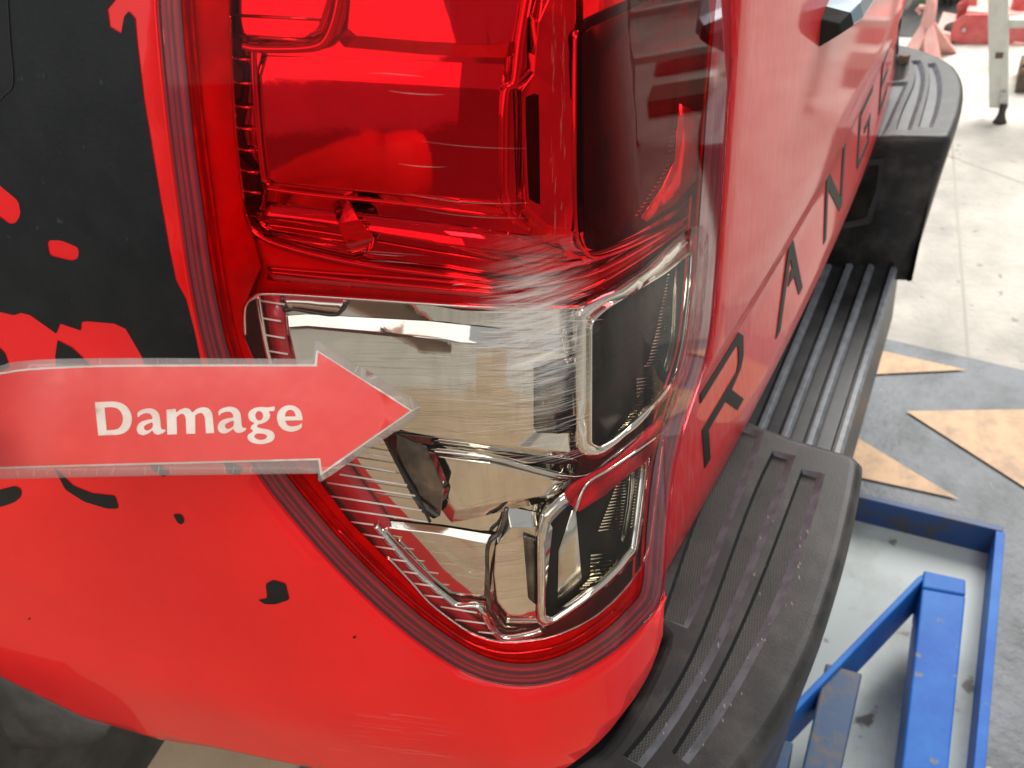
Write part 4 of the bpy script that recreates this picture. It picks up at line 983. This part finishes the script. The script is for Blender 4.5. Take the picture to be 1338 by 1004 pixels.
# ================================================================== BACKGROUND THINGS
# step ladder
lad = fl(1308, 158); lx, ly = lad[0], lad[1]
ladder = empty('step_ladder', (lx, ly, ZF)); tag(ladder, 'pale grey metal ladder standing on the bright concrete', 'ladder'); bpy.context.view_layer.update()
dl = lx-CAM[0]
def lp(px, py): return hit(px, py, 0, lx)
a0, a1 = lp(1305, 140), lp(1304, -120); half = .5*abs(lp(1291, 60)[1]-lp(1317, 60)[1])
rail_v = [(-half, -.012), (half, -.012), (half, .03), (half-.006, .03), (half-.006, -.006), (-half+.006, -.006), (-half+.006, .03), (-half, .03)]
def rail(off_y):
    V = []; 
    for P in (a0, a1): V += [(P[0]+d, P[1]+e+off_y, P[2]) for e, d in rail_v]
    n = len(rail_v); F = [(i, (i+1) % n, n+(i+1) % n, n+i) for i in range(n)]+[tuple(range(n)), tuple(range(2*n-1, n-1, -1))]
    o = mk('rail', V, F, 'ladder_paint'); adopt(o, ladder); return o
r1 = rail(0); r2 = rail(-.42)
for k in range(3):
    P = a0+(a1-a0)*(.45+.27*k)
    o = box('rung', (P[0]+.012, P[1]-.21, P[2]), (.02, .21-half, .012), 'ladder_paint'); adopt(o, ladder)
hP = lp(1306, 71); o = box('rail_slot', (lx-.0125, hP[1], hP[2]), (.002, .011, .009), 'rust', None); adopt(o, ladder)
for dy in (0, -.42):
    f1 = lp(1310, 127); o = box('foot_stem', (lx-.018, f1[1]+dy, f1[2]+.005), (.006, .009, .02), 'steel', bevel=.002); adopt(o, ladder)
    f2 = lp(1310, 143); P = (lx-.018, f2[1]+dy)
    o = tube('rubber_foot', [(P[0], P[1], f2[2]+.022), (P[0], P[1], ZF+.03), (P[0], P[1], ZF+.012), (P[0], P[1], ZF+.001)], .014, 'foot_rubber', None, 10, lambda t: .8 if t < .5 else (1.0+1.2*(t-.5))); adopt(o, ladder)

# jack stand behind the far bumper end
jb = fl(1226, 88); jx = jb[0]+.05
def jp(px, py, dx=0.): P = hit(px, py, 0, jx); return np.array([P[0]+dx, P[1], P[2]])
js = empty('jack_stand', tuple(jp(1200, 88))); js.location.z = ZF; tag(js, 'red axle stand coloured pale for overexposure with splayed legs behind the far bumper end', 'jack stand'); bpy.context.view_layer.update()
top = jp(1213, 24)
for (px, py, dx) in ((1180, 92, -.10), (1222, 95, -.10), (1194, 92, .12), (1232, 92, .12)):
    ft = jp(px, py, dx); ft[2] = ZF+.002
    wd = .034; V = []
    for P, s in ((top, .4), (ft, 1.0)):
        for (a, b_) in ((-1, -1), (1, -1), (1, 1), (-1, 1)): V.append((P[0]+b_*.006*1.2, P[1]+a*wd*s, P[2]))
    o = mk('leg', V, [(0, 1, 5, 4), (1, 2, 6, 5), (2, 3, 7, 6), (3, 0, 4, 7), (3, 2, 1, 0), (4, 5, 6, 7)], 'jack_pink'); adopt(o, js)  # red stand, its overexposed brightness put into a pale pink
o = tube('neck', [top-np.array([0, 0, .05]), top+np.array([0, -.002, .03]), jp(1217, 8), jp(1218, -12)], .028, 'jack_pink', None, 8, lambda t: 1.0-.4*t); adopt(o, js)
o = tube('ratchet_post', [jp(1217, 12), jp(1219, -20)], .012, 'foot_rubber', None, 8); adopt(o, js)
o = tube('lock_lever', [jp(1213, 10), jp(1202, 9), jp(1198, 12), jp(1204, 18)], .009, 'jack_pink', None, 7); adopt(o, js)

# trolley jack
tb = fl(1226, 56); tx = tb[0]
def tp(px, py, dx=0.): P = hit(px, py, 0, tx+dx); return (P[1], P[2])
tj = empty('trolley_jack', (tx, tb[1]-.1, ZF)); tag(tj, 'red steel trolley jack with a bolted side plate beside the shrubs', 'trolley jack'); bpy.context.view_layer.update()
def plate(name, pts, x0, th, m):
    P = [tp(*p) for p in pts]; V, F = prism(P, lambda u, v: (x0, u, v), lambda u, v: (x0+th, u, v))
    o = mk(name, V, F, m); adopt(o, tj); bm = bmesh.new(); bm.from_mesh(o.data); bmesh.ops.recalc_face_normals(bm, faces=bm.faces); bm.to_mesh(o.data); bm.free()
    bb = o.modifiers.new('bevel', 'BEVEL'); bb.width = .003; bb.segments = 2; bb.limit_method = 'ANGLE'; return o
side = [(1242, 52), (1243, 40), (1248, 26), (1262, 17), (1288, 17), (1338, 24), (1450, 38), (1450, 92), (1338, 73), (1290, 64)]
plate('side_plate', side, tx-.02, .012, 'jack_red')
plate('side_plate', side, tx+.22, .012, 'jack_red')
plate('base_flange', [(1222, 42), (1224, 38), (1243, 42), (1243, 56), (1224, 50)], tx-.03, .28, 'jack_pink')
plate('base_flange', [(1318, 58), (1326, 52), (1360, 56), (1360, 66), (1322, 66)], tx-.035, .05, 'jack_pink')
plate('deck', [(1262, 17), (1264, 13), (1338, 20), (1450, 34), (1450, 38), (1338, 24)], tx-.008, .22, 'jack_pink')
plate('lift_arm', [(1249, 25), (1248, 14), (1262, 6), (1268, -20), (1276, -20), (1275, 14), (1262, 18)], tx+.06, .05, 'jack_red')
P = tp(1259.5, 39.5, -.02); o = tube('side_bolt', [(tx-.030, *P), (tx-.019, *P)], .009, 'steel', None, 10); adopt(o, tj)
P = tp(1332, 12, .08); o = tube('ram_cylinder', [(tx+.08, P[0], P[1]-.06), (tx+.08, P[0], P[1]+.2)], .033, 'jack_red', None, 18); adopt(o, tj)
for (px, py) in ((1240, 54), (1330, 73), (1400, 86)):
    P = tp(px, py); zc = ZF+.035
    o = tube('wheel', [(tx+.0, P[0], zc), (tx+.05, P[0], zc)], .034, 'foot_rubber', None, 20); adopt(o, tj)

# low wooden creeper at the frame edge
ck = fl(1338, 122)
crate = empty('wooden_creeper', (ck[0]+.1, ck[1]-.12, ZF)); tag(crate, 'low brown wooden block with bolts beside the ladder foot', 'wooden block'); bpy.context.view_layer.update()
o = box('plank', (ck[0]+.10, ck[1]-.10, ZF+.035), (.10, .13, .034), 'bark', bevel=.004); adopt(o, crate)
for dx, dy in ((-.03, .05), (.03, .05)):
    o = tube('bolt', [(ck[0]+.02+dx, ck[1]+dy-.03, ZF+.069), (ck[0]+.02+dx, ck[1]+dy-.03, ZF+.088)], .008, 'rust', None, 6); adopt(o, crate)

# shrubs beyond the yard
def shrub(cx, cy, h, rx, seed, label):
    rs = random.Random(seed)
    t = empty('shrub', (cx, cy, ZF)); tag(t, label, 'shrub'); bpy.context.view_layer.update()
    VF = ([], [])
    for i in range(1500):
        a = rs.uniform(0, 6.28); r = rx*math.sqrt(rs.random()); z = h*rs.random()**.8
        r *= (0.65+.5*math.sin(z*9+a*3)); c = Vector((cx+r*math.cos(a), cy+r*math.sin(a), ZF+.03+z))
        d = Vector((rs.gauss(0, 1), rs.gauss(0, 1), rs.gauss(.3, .7))).normalized(); s = d.cross(Vector((rs.gauss(0, 1), rs.gauss(0, 1), rs.gauss(0, 1)))).normalized()
        l = rs.uniform(.03, .075); b = len(VF[0])
        VF[0].extend([tuple(c), tuple(c+d*l*.5+s*l*.25), tuple(c+d*l), tuple(c+d*l*.5-s*l*.25)]); VF[1].append((b, b+1, b+2, b+3))
    o = mk('foliage', VF[0], VF[1], 'leaf'); adopt(o, t); tag(o, kind='stuff')
    for i in range(6):
        a = i*1.05; o = tube('stem', [(cx+.03*math.cos(a), cy+.03*math.sin(a), ZF), (cx+.5*rx*math.cos(a), cy+.5*rx*math.sin(a), ZF+h*.8)], .006, 'bark', None, 6); adopt(o, t)
p = fl(1240, 30); shrub(p[0]+.30, p[1]+.02, .75, .26, 1, 'low leafy green shrub between the axle stand and trolley jack')
p = fl(1290, 24); shrub(p[0]+.9, p[1]-.20, .8, .42, 2, 'leafy green shrub standing behind the trolley jack')
print('objects', len(bpy.data.objects), 'tris', sum(len(m.polygons) for m in bpy.data.meshes))
